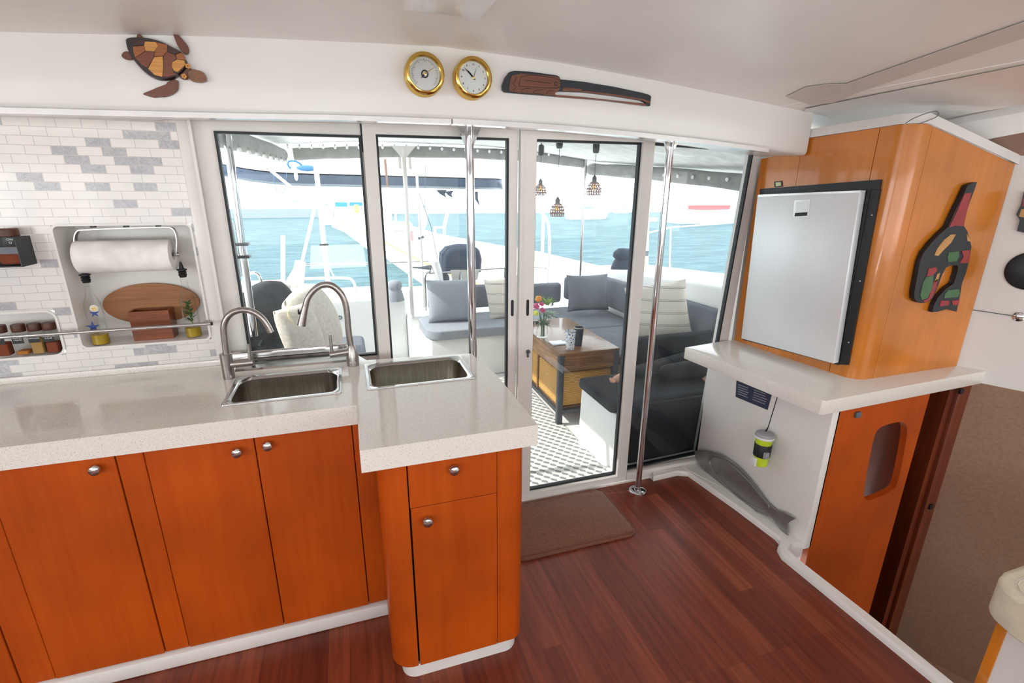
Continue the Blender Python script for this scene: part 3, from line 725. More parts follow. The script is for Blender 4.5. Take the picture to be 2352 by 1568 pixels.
# ---- knobs
def knob(p, parent, r=.0165):
    m = MB().lathe([(r*.5, 0), (r*.62, .004), (r*.5, .008), (r*.95, .013), (r, .018), (r*.85, .023), (r*.45, .026), (0, .027)], p, (0, -1, 0), 20)
    return m.build('knob', 'chrome', parent)
# ---- cabinets under the port run
YF = 1.628; ZB = .062; ZTOP = .848
def fx(u, v, y=YF): return at(u, v, y=y).x
xs_ = dict(a=-1.30, b=fx(0, 1195), c=fx(263, 1050), d=fx(329, 1045), e=fx(583, 1008), f=fx(808, 980))
zb_ = at(115, 1568, y=YF).z
def cabinet(label, x0, x1, doors, y0, y1, knobs=(), fillers=(), group=None):
    t = thing('base_cabinet', ((x0+x1)/2, (y0+y1)/2, ZB), label, 'cabinet', group)
    MB().box(x0+.002, x1-.002, y0+.004, y1, ZB, .745).build('carcass', 'dark_void', t, smooth=0)
    for i, (a, b) in enumerate(doors):
        d = MB().box(a+.0016, b-.0016, y0-.016, y0+.002, ZB+.004, ZTOP, .0015, 1).build('door', 'veneer_red', t)
        if i < len(knobs) and knobs[i]: knob(at(*knobs[i], y=y0-.018), d)
    for a, b in fillers: MB().box(a+.0012, b-.0012, y0-.013, y0+.002, ZB+.004, ZTOP, .0015, 1).build('filler_panel', 'veneer_red', t)
    return t
cabinet('orange wooden base cabinet with one wide door at the left end of the galley', xs_['b']-.5, xs_['d'], [(xs_['b'], xs_['c']), (xs_['b']-.5, xs_['b']-.09)], YF+.016, 2.19, [(223, 1074)], [(xs_['b']-.09, xs_['b']), (xs_['c'], xs_['d'])])
cabinet('orange wooden base cabinet with paired doors under the left sink', xs_['d'], .075, [(xs_['d'], xs_['e']), (xs_['e'], xs_['f'])], YF+.016, 2.19, [(546, 1035), (616, 1020)], [(xs_['f'], .075)])
m = MB().box(-3, xs_['b']-.505, YF, 2.19, ZB, ZTOP, .002); tag(m.build('end_cabinet', 'veneer_red'), 'orange wooden cabinet at the far left end, cut by the frame', 'cabinet')
struct(MB().box(-3, .08, YF-.012, 2.19, 0, ZB-.001, .012), 'baseboard_left', 'gelcoat')
# ---- peninsula cabinet
YP = 1.315; ZP = .055
xl = at(868, 1100, y=YP+.07).x; xr = at(1193, 1300, y=YP+.05).x; s1 = at(935, 1080, y=YP).x; s2 = at(1141, 1045, y=YP).x
t = thing('base_cabinet', ((xl+xr)/2, 1.5, ZP), 'orange wooden peninsula cabinet with rounded corners, drawer above a door', 'cabinet')
MB().box(xl+.03, xr-.03, YP+.02, 1.60, ZP, ZTOP-.002).build('carcass', 'black_gap', t, smooth=0)
R1 = .07; pts = [(s1-.0022, YP)]+[(p[0], p[1]) for p in arc(xl+R1, YP+R1, R1, 270, 180, 10)]+[(xl, 1.60)]
pin = [(s1-.0022, YP+.02)]+[(p[0], p[1]) for p in arc(xl+R1, YP+R1, R1-.02, 270, 180, 10)]+[(xl+.02, 1.60)]
def curved(pts, pin, z0, z1):
    m = MB(); V = [[m.bm.verts.new((a, b, z)) for a, b in q] for q, z in ((pts, z0), (pts, z1), (pin, z1), (pin, z0))]
    for i in range(4):
        A, B = V[i], V[(i+1) % 4]
        for k in range(len(pts)-1): m.bm.faces.new((A[k], A[k+1], B[k+1], B[k]))
    for k in (0, -1): m.bm.faces.new([V[i][k] for i in range(4)])
    return m
curved(pts, pin, ZP+.004, ZTOP).build('corner_panel', 'veneer_red', t, smooth=30)
R2 = .045; pts = [(s2+.0018, YP)]+arc(xr-R2, YP+R2, R2, 270, 360, 8)+[(xr, 2.0)]; pin = [(s2+.0018, YP+.02)]+arc(xr-R2, YP+R2, R2-.02, 270, 360, 8)+[(xr-.02, 2.0)]
curved(pts, pin, ZP+.004, ZTOP).build('corner_panel', 'veneer_red', t, smooth=30)
zd = at(1040, 1150, y=YP).z
d = MB().box(s1+.002, s2, YP-.002, YP+.018, zd+.001, ZTOP, .0012, 1).build('drawer', 'veneer_red', t); knob(at(1041, 1074, y=YP-.002), d)
d = MB().box(s1+.004, s2, YP-.002, YP+.018, ZP+.004, zd-.001, .0012, 1).build('door', 'veneer_red', t); knob(at(981, 1192, y=YP-.002), d)
m = MB(); fp = arc(xl+.03+.05, YP+.06, .05, 180, 270, 8)+arc(xr-.065, YP+.06, .05, 270, 360, 8)+[(xr-.015, 2.0), (xl+.03, 2.0)]
m.hexa([(a, b, 0) for a, b in fp], [(a, b, ZP-.001) for a, b in fp]); struct(m, 'baseboard_peninsula', 'gelcoat', smooth=40)
struct(MB().box(.08, .43, 2.03, 2.04, ZP, ZTOP-.003), 'wall_peninsula', 'veneer_red', smooth=0)

# ================================================================== THINGS ON THE TILED WALL
# paper towel holder and roll
YR = YW+.045
c0, c1 = at(182, 592, y=YR), at(398, 583, y=YR); c1.z = c0.z = (c0.z+c1.z)/2; rr = .060
t = thing('towel_holder', ((c0.x+c1.x)/2, YR, 1.478), 'steel paper towel holder hung from the top of the tiled niche', 'towel holder')
hp = [Vector((c0.x-.006, YR, c0.z)), at(172, 548, y=YR), at(178, 530, y=YR), at(190, 527, y=YR), at(385, 520, y=YR), at(400, 524, y=YR), at(408, 545, y=YR), Vector((c1.x+.012, YR, c0.z))]
hp = [Vector((p.x, YR, min(p.z, 1.480))) for p in hp]
m = MB(); path_ = smooth_loop(hp, 2, False); V = []
for i, p in enumerate(path_):
    d = (path_[min(i+1, len(path_)-1)]-path_[max(i-1, 0)]).normalized(); nn = Vector((-d.z, 0, d.x))
    V.append([m.bm.verts.new(p+nn*a+Vector((0, b, 0))) for a, b in ((-.0016, -.012), (.0016, -.012), (.0016, .012), (-.0016, .012))])
for a, b in zip(V, V[1:]):
    for k in range(4): m.bm.faces.new((a[k], a[(k+1) % 4], b[(k+1) % 4], b[k]))
m.bm.faces.new(V[0]); m.bm.faces.new(V[-1]); m.build('bracket', 'stainless', t, smooth=40)
MB().tube([c0-Vector((.008, 0, 0)), c1+Vector((.02, 0, 0))], .008, 12).build('rod', 'stainless', t)
for u in (214, 290, 364):
    p = at(u, 521, y=YR); MB().box(p.x-.008, p.x+.008, YR-.006, YR+.006, 1.478, 1.4865).build('mounting_clip', 'black_plastic', t)
m = MB(); ax = (c1-c0); L = ax.length
m.lathe([(.02, 0), (rr, 0), (rr, L), (.02, L), (.02, 0)], c0, ax, 40, cap=False)
tag(m.build('paper_towel_roll', 'white_paper', smooth=50), 'white paper towel roll hanging on the steel holder in the niche', 'paper towel')
# oval board
c = at(350, 697, y=YW+.118); m = MB()
el = [(c.x+.168*math.cos(a*PI/24), YW+.116, c.z+.083*math.sin(a*PI/24)) for a in range(48)]
el = [(min(x, -.577), y_, z_) for x, y_, z_ in el]
prism(el, (0, 1, 0), .014).build('x', None) if 0 else None
m = prism(el, (0, 1, 0), .014); tag(m.build('cutting_board', 'board_wood'), 'oval wooden cutting board leaning at the back of the niche', 'cutting board')
# small open wooden box
p0, p1 = at(297, 722, y=YW+.05), at(405, 778, y=YW+.05)
x0, x1 = p0.x, at(398, 760, y=YW+.05).x; z0 = 1.037; z1 = at(297, 716, y=YW+.05).z
m = MB().box(x0, x1, YW+.04, YW+.047, z0, z1); m.box(x0, x1, YW+.098, YW+.105, z0, z1); m.box(x0, x0+.007, YW+.047, YW+.098, z0, z1); m.box(x1-.007, x1, YW+.047, YW+.098, z0, z1); m.box(x0+.007, x1-.007, YW+.047, YW+.098, z0, z0+.006)
tag(m.build('wooden_box', 'acacia', smooth=0), 'small open reddish wooden box in front of the oval board', 'box')
# oil bottles with pourers
def bottle(u, v, y, label, h, deco):
    b = at(u, v, y=y); b.z = 1.0375; t = thing('oil_bottle', b, label, 'bottle')
    MB().lathe([(.0, .001), (.026, .001), (.029, .006), (.029, h*.45), (.026, h*.54), (.013, h*.66), (.0115, h*.72), (.0115, h*.86), (.013, h*.87)], b, seg=24, cap=False).build('glass_body', 'jar_glass', t, smooth=60)
    MB().lathe([(0, .003), (.0265, .003), (.0265, .04), (0, .04)], b, seg=24).build('oil', 'oil', t)
    m = MB().lathe([(.012, h*.8), (.013, h*.82), (.0155, h*.835), (.012, h*.85), (.0155, h*.865), (.012, h*.88), (.018, h*.895), (.018, h*.905), (.009, h*.915), (.006, h*.96), (.0035, h*1.0), (0, h*1.0)], b, seg=16)
    m.build('pourer', 'black_plastic', t, smooth=40)
    deco(b, t); return t
def star(c, r, n, ux=(1, 0, 0)):
    pts = []
    for i in range(10):
        a = PI/2+i*PI/5; q = r if i % 2 == 0 else r*.36; pts.append(c+Vector((math.cos(a)*q, 0, math.sin(a)*q)))
    return prism(pts, (0, -1, 0), .0012)
def deco1(b, t):
    star(b+Vector((-.002, -.0295, .075)), .024, 0).build('star_decoration', 'star_blue', t)
    star(b+Vector((.012, -.0270, .128)), .018, 0).build('star_decoration', 'star_blue', t)
    f = MB(); c = b+Vector((.014, -.0275, .146)); f.lathe([(0, 0), (.014, 0), (.012, .002), (0, .002)], c, (0, -1, 0)); f.build('shell_disc', 'pebble_white', t)
    f = MB()
    for k in range(5): f.ball(c+Vector((math.cos(k*1.256)*.005, -.003, math.sin(k*1.256)*.005)), .003, .001, .003, 8)
    f.build('flower_decoration', 'brass', t)
def deco2(b, t):
    f = MB(); random.seed(3)
    for k in range(30):
        a = random.uniform(0, 2*PI); r0_ = b+Vector((.0, -.004, .06+k*.0028)); d = Vector((math.cos(a)*.022, math.sin(a)*.018-.004, .014)); s_ = Vector((-d.y, d.x, 0)).normalized()*.0065
        f.hexa([r0_, r0_+d*.5+s_, r0_+d, r0_+d*.5-s_], [q+Vector((0, 0, .001)) for q in (r0_, r0_+d*.5+s_, r0_+d, r0_+d*.5-s_)])
    f.build('herb_sprig', 'leaf_dark', t)
    MB().tube([b+Vector((.006, -.004, .045)), b+Vector((0, -.002, .08)), b+Vector((0, -.002, .15))], .002, 8).build('herb_stem', 'leaf_green', t)
bottle(232, 780, YW+.035, 'clear oil bottle decorated with blue starfish, left in the niche', .300, deco1)
bottle(446, 768, YW+.05, 'clear oil bottle painted with green herb leaves, right in the niche', .305, deco2)
# grab rail
y = YW-.055; a, b = at(-700, 835, y=y), at(487, 743, y=y); a.z = b.z
t = thing('grab_rail', (a+b)/2, 'long steel rail running across the niches in front of the tiles', 'rail')
MB().tube([a, b], .0062, 14).build('bar', 'stainless', t); MB().tube([b-Vector((.004, 0, 0)), b+Vector((.002, 0, 0))], .0066, 14).build('end_cap', 'black_plastic', t)
MB().tube([b-Vector((.03, 0, 0)), Vector((b.x-.03, YW, b.z))], .005, 10).build('standoff', 'stainless', t)
MB().tube([(-1.9, y, b.z), (-1.9, YW, b.z)], .005, 10).build('standoff', 'stainless', t)
# spice jars
def jar(px, pz, label, fill, txt, z0=1.0185, y=YW+.026, h=.118, w=.021, lvl=.6, tags=None):
    b = Vector((px, y, z0)); t = thing('spice_jar', b, label, 'jar', 'spice jars')
    MB().box(b.x-w, b.x+w, b.y-w, b.y+w, b.z+.001, b.z+h*.76, .006, 3).build('glass_body', 'jar_glass', t)
    MB().box(b.x-w+.003, b.x+w-.003, b.y-w+.003, b.y+w-.003, b.z+.004, b.z+h*.76*lvl, .005, 2).build('spice', fill, t)
    MB().lathe([(w*.98, h*.77), (w, h*.78), (w, h*.96), (w*.94, h), (0, h)], b, seg=24).build('lid', 'lid_wood', t)
    l_ = MB().box(b.x-w+.003, b.x+w-.004, b.y-w-.0012, b.y-w-.0004, b.z+h*.42, b.z+h*.70).build('label_sticker', 'ink', t, smooth=0)
    if txt:
        text_mesh(txt, .0072, Vector((b.x, b.y-w-.0016, b.z+h*.56)), (1, 0, 0), (0, 0, 1)).build('lettering', 'white_ink', l_, smooth=0, recalc=False)
for (u, v, f, tx, lb, lv) in ((124, 800, 'spice_red', 'CINNAMON\nSUGAR', 'spice jar labelled cinnamon sugar with dark wooden lid', .5), (91, 802, 'spice_tan', 'OREGANO', 'spice jar labelled oregano, full of tan herbs', .72), (55, 806, 'spice_mix', 'MINCED\nONION', 'spice jar labelled minced onion, nearly empty', .22), (12, 808, 'spice_red', 'ON\nR', 'spice jar of red powder cut by the left picture edge', .6)):
    jar(at(u, v, y=YW+.02).x, 0, lb, f, tx, lvl=lv, w=.0205)
# black wire rack with jar
p = at(60, 612, y=YW-.07); zb = at(60, 612, y=YW-.08).z; xr_ = at(77, 600, y=YW-.02).x
t = thing('wall_rack', (-1.3, YW-.05, zb), 'black metal rack fixed to the tiles above the spice niche', 'rack')
MB().box(-1.55, xr_, YW-.09, YW-.001, zb, zb+.004).build('shelf', 'black_plastic', t, smooth=0)
MB().box(xr_-.003, xr_, YW-.09, YW-.001, zb+.004, zb+.098).build('side_plate', 'black_plastic', t, smooth=0)
MB().box(-1.55, xr_, YW-.092, YW-.089, zb+.045, zb+.068).build('front_bar', 'galv_metal', t, smooth=0)
MB().box(-1.55, xr_, YW-.004, YW-.001, zb+.004, zb+.098).build('back_plate', 'black_plastic', t, smooth=0)
jx = at(22, 560, y=YW-.05).x
b = Vector((jx, YW-.046, zb+.004)); t = thing('spice_jar', b, 'larger dark jar with wooden lid standing in the black rack', 'jar')
MB().box(b.x-.032, b.x+.032, b.y-.032, b.y+.032, b.z+.001, b.z+.095, .008, 3).build('glass_body', 'jar_glass', t)
MB().box(b.x-.028, b.x+.028, b.y-.028, b.y+.028, b.z+.004, b.z+.06, .006).build('contents', 'spice_red', t)
MB().lathe([(.029, .096), (.031, .098), (.031, .118), (.028, .122), (0, .122)], b, seg=28).build('lid', 'lid_wood', t)
text_mesh('ON\nO', .011, b+Vector((.018, -.0332, .082)), (1, 0, 0), (0, 0, 1)).build('lettering', 'white_ink', t, smooth=0, recalc=False)

# ================================================================== ON THE BEAM
YA = YB-.001
def trace(pts, y, th, f=None):
    return prism([at(*(f(*p) if f else p), y=y) for p in pts], (0, 1, 0), th)
def zf(ox, oy, s): return lambda a, b: (ox+a/s, oy+b/s)
# turtle
f = zf(0, 0, 2.904)
t = thing('turtle_carving', at(375, 160, y=YA), 'inlaid wooden sea turtle carving mounted on the beam at left', 'carving')
shell = [(848, 262), (900, 255), (960, 256), (1030, 266), (1100, 288), (1160, 320), (1215, 360), (1245, 400), (1262, 440), (1240, 480), (1200, 510), (1160, 535), (1090, 545), (1035, 530), (985, 500), (935, 450), (895, 400), (865, 350), (850, 300)]
def P2(pts, y): return [at(*f(*p), y=y) for p in pts]
def dome(pts, y0, y1, k=.86):
    o = smooth_loop(P2(pts, y0), 1); c = sum(o, Vector())/len(o); m = MB()
    rings = [o, [q+Vector((0, (y1-y0)*.6, 0)) for q in o], [c+(q-c)*k+Vector((0, y1-y0, 0)) for q in o]]
    V = [[m.bm.verts.new(q) for q in r_] for r_ in rings]; n = len(o)
    for a, b in zip(V, V[1:]):
        for i in range(n): m.bm.faces.new((a[i], a[(i+1) % n], b[(i+1) % n], b[i]))
    m.bm.faces.new(V[0]); m.bm.faces.new(V[-1]); return m
dome(shell, YA, YA-.020, .95).build('shell_rim', 'shell_rim', t)
YS = YA-.0195
scutes = [('scute_dark', [(885, 275), (960, 268), (975, 285), (962, 305), (888, 310)]), ('scute_light', [(965, 280), (1040, 282), (1055, 310), (1030, 345), (972, 342), (962, 308)]),
          ('scute_mid', [(888, 312), (962, 308), (970, 342), (905, 385), (892, 350)]), ('scute_red', [(905, 385), (972, 344), (1030, 347), (1025, 385), (985, 450), (945, 430)]),
          ('scute_mid', [(1045, 285), (1115, 302), (1115, 345), (1085, 375), (1030, 375), (1030, 345), (1055, 312)]), ('scute_dark', [(1118, 305), (1175, 330), (1205, 348), (1165, 365), (1112, 345)]),
          ('scute_light', [(1028, 380), (1085, 376), (1088, 440), (1083, 508), (1030, 495), (988, 455)]), ('scute_red', [(1088, 378), (1112, 346), (1165, 366), (1175, 392), (1145, 412), (1145, 450), (1155, 478), (1178, 492), (1120, 508), (1085, 505), (1090, 440)]),
          ('scute_mid', [(1168, 365), (1208, 350), (1228, 378), (1230, 400), (1178, 394)]), ('scute_light', [(1148, 412), (1176, 396), (1225, 402), (1235, 430), (1205, 455), (1182, 478), (1158, 470), (1143, 440)])]
def inward(pts, k=.985):
    cx = sum(p[0] for p in pts)/len(pts); cy = sum(p[1] for p in pts)/len(pts); return [(cx+(a-cx)*k, cy+(b-cy)*k) for a, b in pts]
for mt, pts in scutes:
    pts = [(1062+(a-1062)*1.02, 392+(b-392)*1.04) for a, b in pts]
    prism(P2(inward(pts, .99), YS-.004), (0, 1, 0), .008).bevel(.0006, 1).build('shell_plate', mt, t, smooth=20)
for nm, mt, pts in (('front_flipper', 'turtle_skin', [(1148, 216), (1185, 228), (1225, 270), (1255, 310), (1260, 345), (1245, 368), (1215, 350), (1180, 300), (1165, 255)]),
                    ('front_flipper', 'turtle_skin', [(1105, 548), (1185, 525), (1190, 575), (1183, 605), (1140, 635), (1085, 650), (1078, 640), (1035, 653), (985, 640), (942, 625), (1000, 605), (1060, 578), (1120, 562)]),
                    ('rear_flipper', 'turtle_skin', [(912, 228), (930, 225), (955, 248), (940, 262), (910, 256)]), ('rear_flipper', 'turtle_skin', [(806, 368), (822, 345), (850, 338), (880, 370), (885, 398), (850, 400), (820, 388)]),
                    ('neck', 'turtle_skin', [(1190, 505), (1235, 440), (1290, 462), (1260, 530), (1215, 532)]), ('head', 'turtle_head', [(1252, 470), (1290, 460), (1345, 475), (1362, 490), (1380, 530), (1368, 545), (1320, 550), (1275, 540), (1252, 510)])):
    yy = YA-(.010 if nm != 'head' else .016)
    m = prism([Vector(p) for p in smooth_loop(P2(pts, yy), 1)], (0, 1, 0), YA-yy); m.bevel(.0012, 1); h = m.build(nm, mt, t, smooth=30)
    if nm == 'head':
        c = at(*f(1321, 515), y=yy); MB().lathe([(0, .0), (.0042, 0), (.0035, .0015), (0, .0012)], c+Vector((0, .0003, 0)), (0, -1, 0)).build('eye', 'scute_mid', h)
for a, b in ((1253, 440), (1228, 508)):
    c = at(*f(a, b), y=YA-.026); m = MB()
    for k in range(5): m.ball(c+Vector((math.cos(k*1.256)*.0045, 0, math.sin(k*1.256)*.0045)), .0033, .002, .0033, 8)
    m.build('flower_inlay', 'scute_light', t)
# clocks
def clock(uv, back, r, label, kind):
    yf = YA-.052; c = at(*uv, y=yf); t = thing(kind, (c.x, YA, c.z), label, 'clock' if kind == 'ship_clock' else 'barometer')
    o = Vector((c.x, YA, c.z)); ax = (0, -1, 0)
    MB().lathe([(r*.98, 0), (r, .004), (r*.97, .012), (r*.90, .018), (r*.88, .030), (r*.98, .036), (r*1.0, .044), (r*.96, .052), (r*.82, .054), (r*.78, .050), (r*.76, .042)], o, ax, 48, cap=False).build('case', 'brass', t, smooth=60)
    d = MB().lathe([(0, .040), (r*.78, .040)], o, ax, 48, cap=False).build('dial', 'dial_silver', t)
    m = MB().lathe([(0, .048), (r*.77, .0475)], o, ax, 48, cap=False).build('cover_glass', 'dial_glass', t)
    def hand(ang, ln, w, mat, nm, back_=.2):
        a = math.radians(ang); d_ = Vector((math.sin(a), 0, math.cos(a))); s_ = Vector((d_.z, 0, -d_.x)); c_ = o+Vector((0, -.0435, 0))
        prism([c_-d_*ln*back_-s_*w, c_-d_*ln*back_+s_*w, c_+d_*ln*.6+s_*w, c_+d_*ln, c_+d_*ln*.6-s_*w], (0, 1, 0), .001).build(nm, mat, t, smooth=0)
    if kind == 'ship_clock':
        hand(-43, r*.48, .0022, 'ink', 'hour_hand'); hand(-47, r*.66, .0013, 'ink', 'minute_hand'); hand(20, r*.5, .0006, 'ink', 'second_hand')
        for i in range(1, 13):
            a = math.radians(i*30); text_mesh(str(i), r*.14, o+Vector((math.sin(a)*r*.62, -.0412, math.cos(a)*r*.62)), (1, 0, 0), (0, 0, 1)).build('numeral', 'ink', d, smooth=0, recalc=False)
    else:
        hand(56, r*.62, .0009, 'brass', 'pointer'); hand(-137, r*.30, .0022, 'ink', 'needle')
        MB().lathe([(r*.12, .0405), (r*.19, .0405), (r*.19, .0412), (r*.12, .0412)], o, ax, 24, cap=False).build('centre_ring', 'ink', d)
        m = MB()
        for i in range(40):
            a = math.radians(-135+i*270/39); d_ = Vector((math.sin(a), 0, math.cos(a))); s_ = Vector((d_.z, 0, -d_.x))*.0005; c_ = o+Vector((0, -.0408, 0)); l1 = .60 if i % 5 else .54
            m.hexa([c_+d_*r*l1-s_, c_+d_*r*l1+s_, c_+d_*r*.68+s_, c_+d_*r*.68-s_], [q+Vector((0, -.0004, 0)) for q in (c_+d_*r*l1-s_, c_+d_*r*l1+s_, c_+d_*r*.68+s_, c_+d_*r*.68-s_)])
        m.build('scale_marks', 'ink', d, smooth=0)
    MB().lathe([(.004, .040), (.004, .046), (0, .047)], o, ax, 12).build('hand_hub', 'brass', t)
clock((977, 168), None, .068, 'round brass ship barometer with silver dial, left of the pair', 'ship_barometer')
clock((1089, 177), None, .068, 'round brass ship clock with numbered silver dial, right of the pair', 'ship_clock')
# carved paddle
f = zf(880, 60, 3.5636)
t = thing('paddle_carving', at(1320, 205, y=YA), 'long carved wooden paddle painted black and brown on the beam', 'carving')
outl = [(980, 520), (978, 480), (1000, 420), (1035, 375), (1075, 365), (1200, 372), (1420, 402), (1443, 415), (1450, 435), (1640, 455), (1900, 498), (2120, 545), (2178, 562), (2194, 575), (2186, 652), (2150, 650), (1800, 605), (1420, 572), (1100, 548), (1000, 538)]
slot = [(1415, 562), (1412, 545), (1440, 534), (1640, 540), (1900, 572), (2120, 608), (2150, 625), (2140, 634), (1900, 610), (1640, 582)]
top = [p for p in outl[:14]]
# blade and shaft with the long slot: upper piece, lower piece
YQ = YA-.016
up_ = [(980, 520), (978, 480), (1000, 420), (1035, 375), (1075, 365), (1200, 372), (1420, 402), (1443, 415), (1450, 435), (1640, 455), (1900, 498), (2120, 545), (2178, 562), (2194, 575), (2186, 652), (2150, 648), (2152, 622), (2120, 606), (1900, 570), (1640, 538), (1440, 532), (1408, 545), (1410, 572), (1100, 548), (1000, 538)]
m = trace(up_, YQ, .016, f); m.build('blade', 'art_black', t, smooth=25)
m = trace([(1412, 562), (1640, 580), (1900, 608), (2150, 634), (2150, 650), (1800, 605), (1412, 574)], YQ-.0003, .0163, f); m.build('lower_rail', 'carved_brown', t, smooth=25)
for nm, pts in (('carved_field', [(1030, 530), (1040, 440), (1055, 405), (1130, 388), (1410, 412), (1440, 420), (1450, 480), (1445, 520), (1408, 545), (1408, 570), (1110, 545)]), ('carved_tab', [(1465, 520), (1480, 502), (1620, 514), (1640, 535), (1470, 530)]), ('carved_strip', [(1640, 538), (1900, 572), (2120, 607), (2150, 622), (2186, 630), (2186, 618), (2130, 596), (1900, 558), (1640, 528)])):
    trace(pts, YQ-.0015, .003, f).build(nm, 'carved_brown', t, smooth=25)
def lines(ls, y, w, mat, parent, f, name='carved_line'):
    m = MB()
    for l_ in ls:
        pts = [at(*f(*p), y=y) for p in l_]
        m.tube(smooth_loop(pts, 1, False) if len(pts) > 2 else pts, w, 6)
    m.build(name, mat, parent)
lines([[(1110, 490), (1135, 392), (1400, 420), (1440, 440)], [(1110, 490), (1400, 510), (1445, 500)], [(1150, 440), (1380, 470)], [(1130, 540), (1145, 512), (1210, 508)], [(1228, 552), (1240, 525), (1310, 520)], [(1340, 562), (1345, 532), (1400, 525)],
       [(1060, 525), (1090, 500), (1055, 465), (1085, 450), (1090, 410)], [(1130, 545), (1230, 555)], [(1235, 550), (1320, 560)]], YQ-.0018, .0009, 'art_black', t, f)
c = at(*f(1414, 470), y=YQ-.002); MB().lathe([(.0045, 0), (.007, 0), (.007, .001), (.0045, .001), (.0045, 0)], c, (0, -1, 0), 20, cap=False).build('carved_eye', 'art_black', t)

# ================================================================== POLES INSIDE
def inside_pole(u, v, y, r, label, foot=True):
    p = at(u, v, y=y); zt_ = 1.87; t = thing('support_pole', (p.x, y, 0), label, 'pole')
    MB().tube([(p.x, y, 0.0), (p.x, y, zt_)], r, 28).build('tube', 'chrome', t)
    for s_ in (-1, 1):
        q = [(p.x+s_*r*.9, y, zt_-.075), (p.x+s_*.05, y, zt_), (p.x+s_*r*.9, y, zt_)]
        prism([(a, b-.006, c) for a, b, c in q], (0, 1, 0), .012).build('bracket', 'stainless', t, smooth=0)
    if foot: MB().lathe([(.048, 0), (.048, .005), (.042, .010), (r*1.25, .013), (r*1.2, .03), (r, .032)], (p.x, y, 0), seg=32).build('base_flange', 'chrome', t)
    return t
inside_pole(1077, 285, 2.12, .0185, 'polished steel support pole rising behind the peninsula worktop')
inside_pole(1541, 322, 2.06, .0165, 'polished steel support pole with round foot on the wooden floor')
MB_ = MB().lathe([(0, .003), (.007, .003), (.008, 0)], at(1443, 1125, z=0), seg=14, cap=False); tag(MB_.build('floor_stud', 'chrome'), 'tiny round metal stud in the floor beside the pole foot', 'stud')
# door mat
q = [at(u, v, z=0) for u, v in ((1195, 1160), (1385, 1130), (1420, 1150), (1460, 1218), (1440, 1238), (1225, 1287), (1198, 1285))]
x0, x1, y0, y1 = .60, 1.245, 1.735, 2.13
m = MB(); o = rrect(x0, x1, y0, y1, .05, 6); m.hexa([(a, b, .0) for a, b in o], [(a, b, .014) for a, b in o]); m.bevel(.004, 2)
t = m.build('door_mat', 'mat_brown'); tag(t, 'brown plush door mat on the wooden floor by the sliding door', 'mat')
m = MB(); m.tube([(a, b, .014) for a, b in rrect(x0+.004, x1-.004, y0+.004, y1-.004, .048, 6)], .004, 8, closed=True); m.build('hem', 'dark_doorway_wood', t)

# ================================================================== FRIDGE CABINET
FA, FB = (2.093, 2.143), (2.150, 1.566)     # face that carries the fridge
def fp(u, v, off=0): return onp(u, v, FA, FB, off)
test = fp(1800, 600, .05); SG = 1 if test.length < fp(1800, 600).length and (test-CAMPOS).length < (fp(1800, 600)-CAMPOS).length else -1
def ff(u, v, off=0): return onp(u, v, FA, FB, SG*off)
ZS = .80
t = thing('fridge_cabinet', (2.4, 1.8, ZS), 'tall orange wooden cabinet housing the fridge, with a rounded corner', 'cabinet')
def loftwall(pts, tops, name, mat, z0=ZS, th=.02):
    m = MB(); P_ = [Vector((p[0], p[1], 0)) for p in pts]; n = len(P_); A = []
    for i, p in enumerate(P_):
        d = (P_[min(i+1, n-1)]-P_[max(i-1, 0)]).normalized(); nn = Vector((-d.y, d.x, 0))
        if nn.dot(Vector((2.5, 1.9, 0))-p) < 0: nn = -nn
        A.append([m.bm.verts.new(Vector((p.x, p.y, z0))), m.bm.verts.new(Vector((p.x, p.y, tops[i]))), m.bm.verts.new(Vector((p.x, p.y, tops[i]))+nn*th), m.bm.verts.new(Vector((p.x, p.y, z0))+nn*th)])
    for a, b in zip(A, A[1:]):
        for k in range(4): m.bm.faces.new((a[k], a[(k+1) % 4], b[(k+1) % 4], b[k]))
    m.bm.faces.new(A[0]); m.bm.faces.new(A[-1]); return m.build(name, mat, t, smooth=30)
cs = ff(2035, 300); ys_s = (FB[0]-(2.153-2.150), 1.6)
loftwall([(2.089, 2.185), (2.110, 1.962)], [1.788, 1.816], 'side_panel', 'veneer_yellow')
loftwall([(2.110, 1.960), (2.1445, 1.622)], [1.866, 1.882], 'side_panel', 'veneer_yellow')
corner = [(2.1448, 1.619), (2.150, 1.566)]+[(p[0], p[1]) for p in arc(2.225, 1.567, .075, 180, 270, 8)]+[(2.26, 1.492)]
loftwall(corner, [1.882, 1.885]+[1.886]*9+[1.878], 'corner_post', 'veneer_yellow')
loftwall([(2.2615, 1.492), (2.835, 1.492)], [1.877, 1.748], 'end_panel', 'veneer_yellow')
MB().hexa([(2.13, 2.17, ZS), (2.17, 1.60, ZS), (2.24, 1.52, ZS), (2.83, 1.52, ZS), (2.83, 2.17, ZS)], [(2.13, 2.17, 1.77), (2.17, 1.60, 1.82), (2.24, 1.52, 1.80), (2.83, 1.52, 1.70), (2.83, 2.17, 1.70)]).build('carcass', 'dark_void', t, smooth=0)
m = MB(); tp = [(2.100, 1.962, 1.867), (2.135, 1.622, 1.883), (2.142, 1.566, 1.886)]+[(p[0], p[1], 1.887) for p in arc(2.225, 1.567, .083, 180, 270, 8)]+[(2.30, 1.483, 1.870), (2.845, 1.483, 1.748)]
ip = [(2.3, 1.96), (2.32, 1.66), (2.33, 1.64)]+[(2.35, 1.62)]*9+[(2.40, 1.60), (2.845, 1.60)]
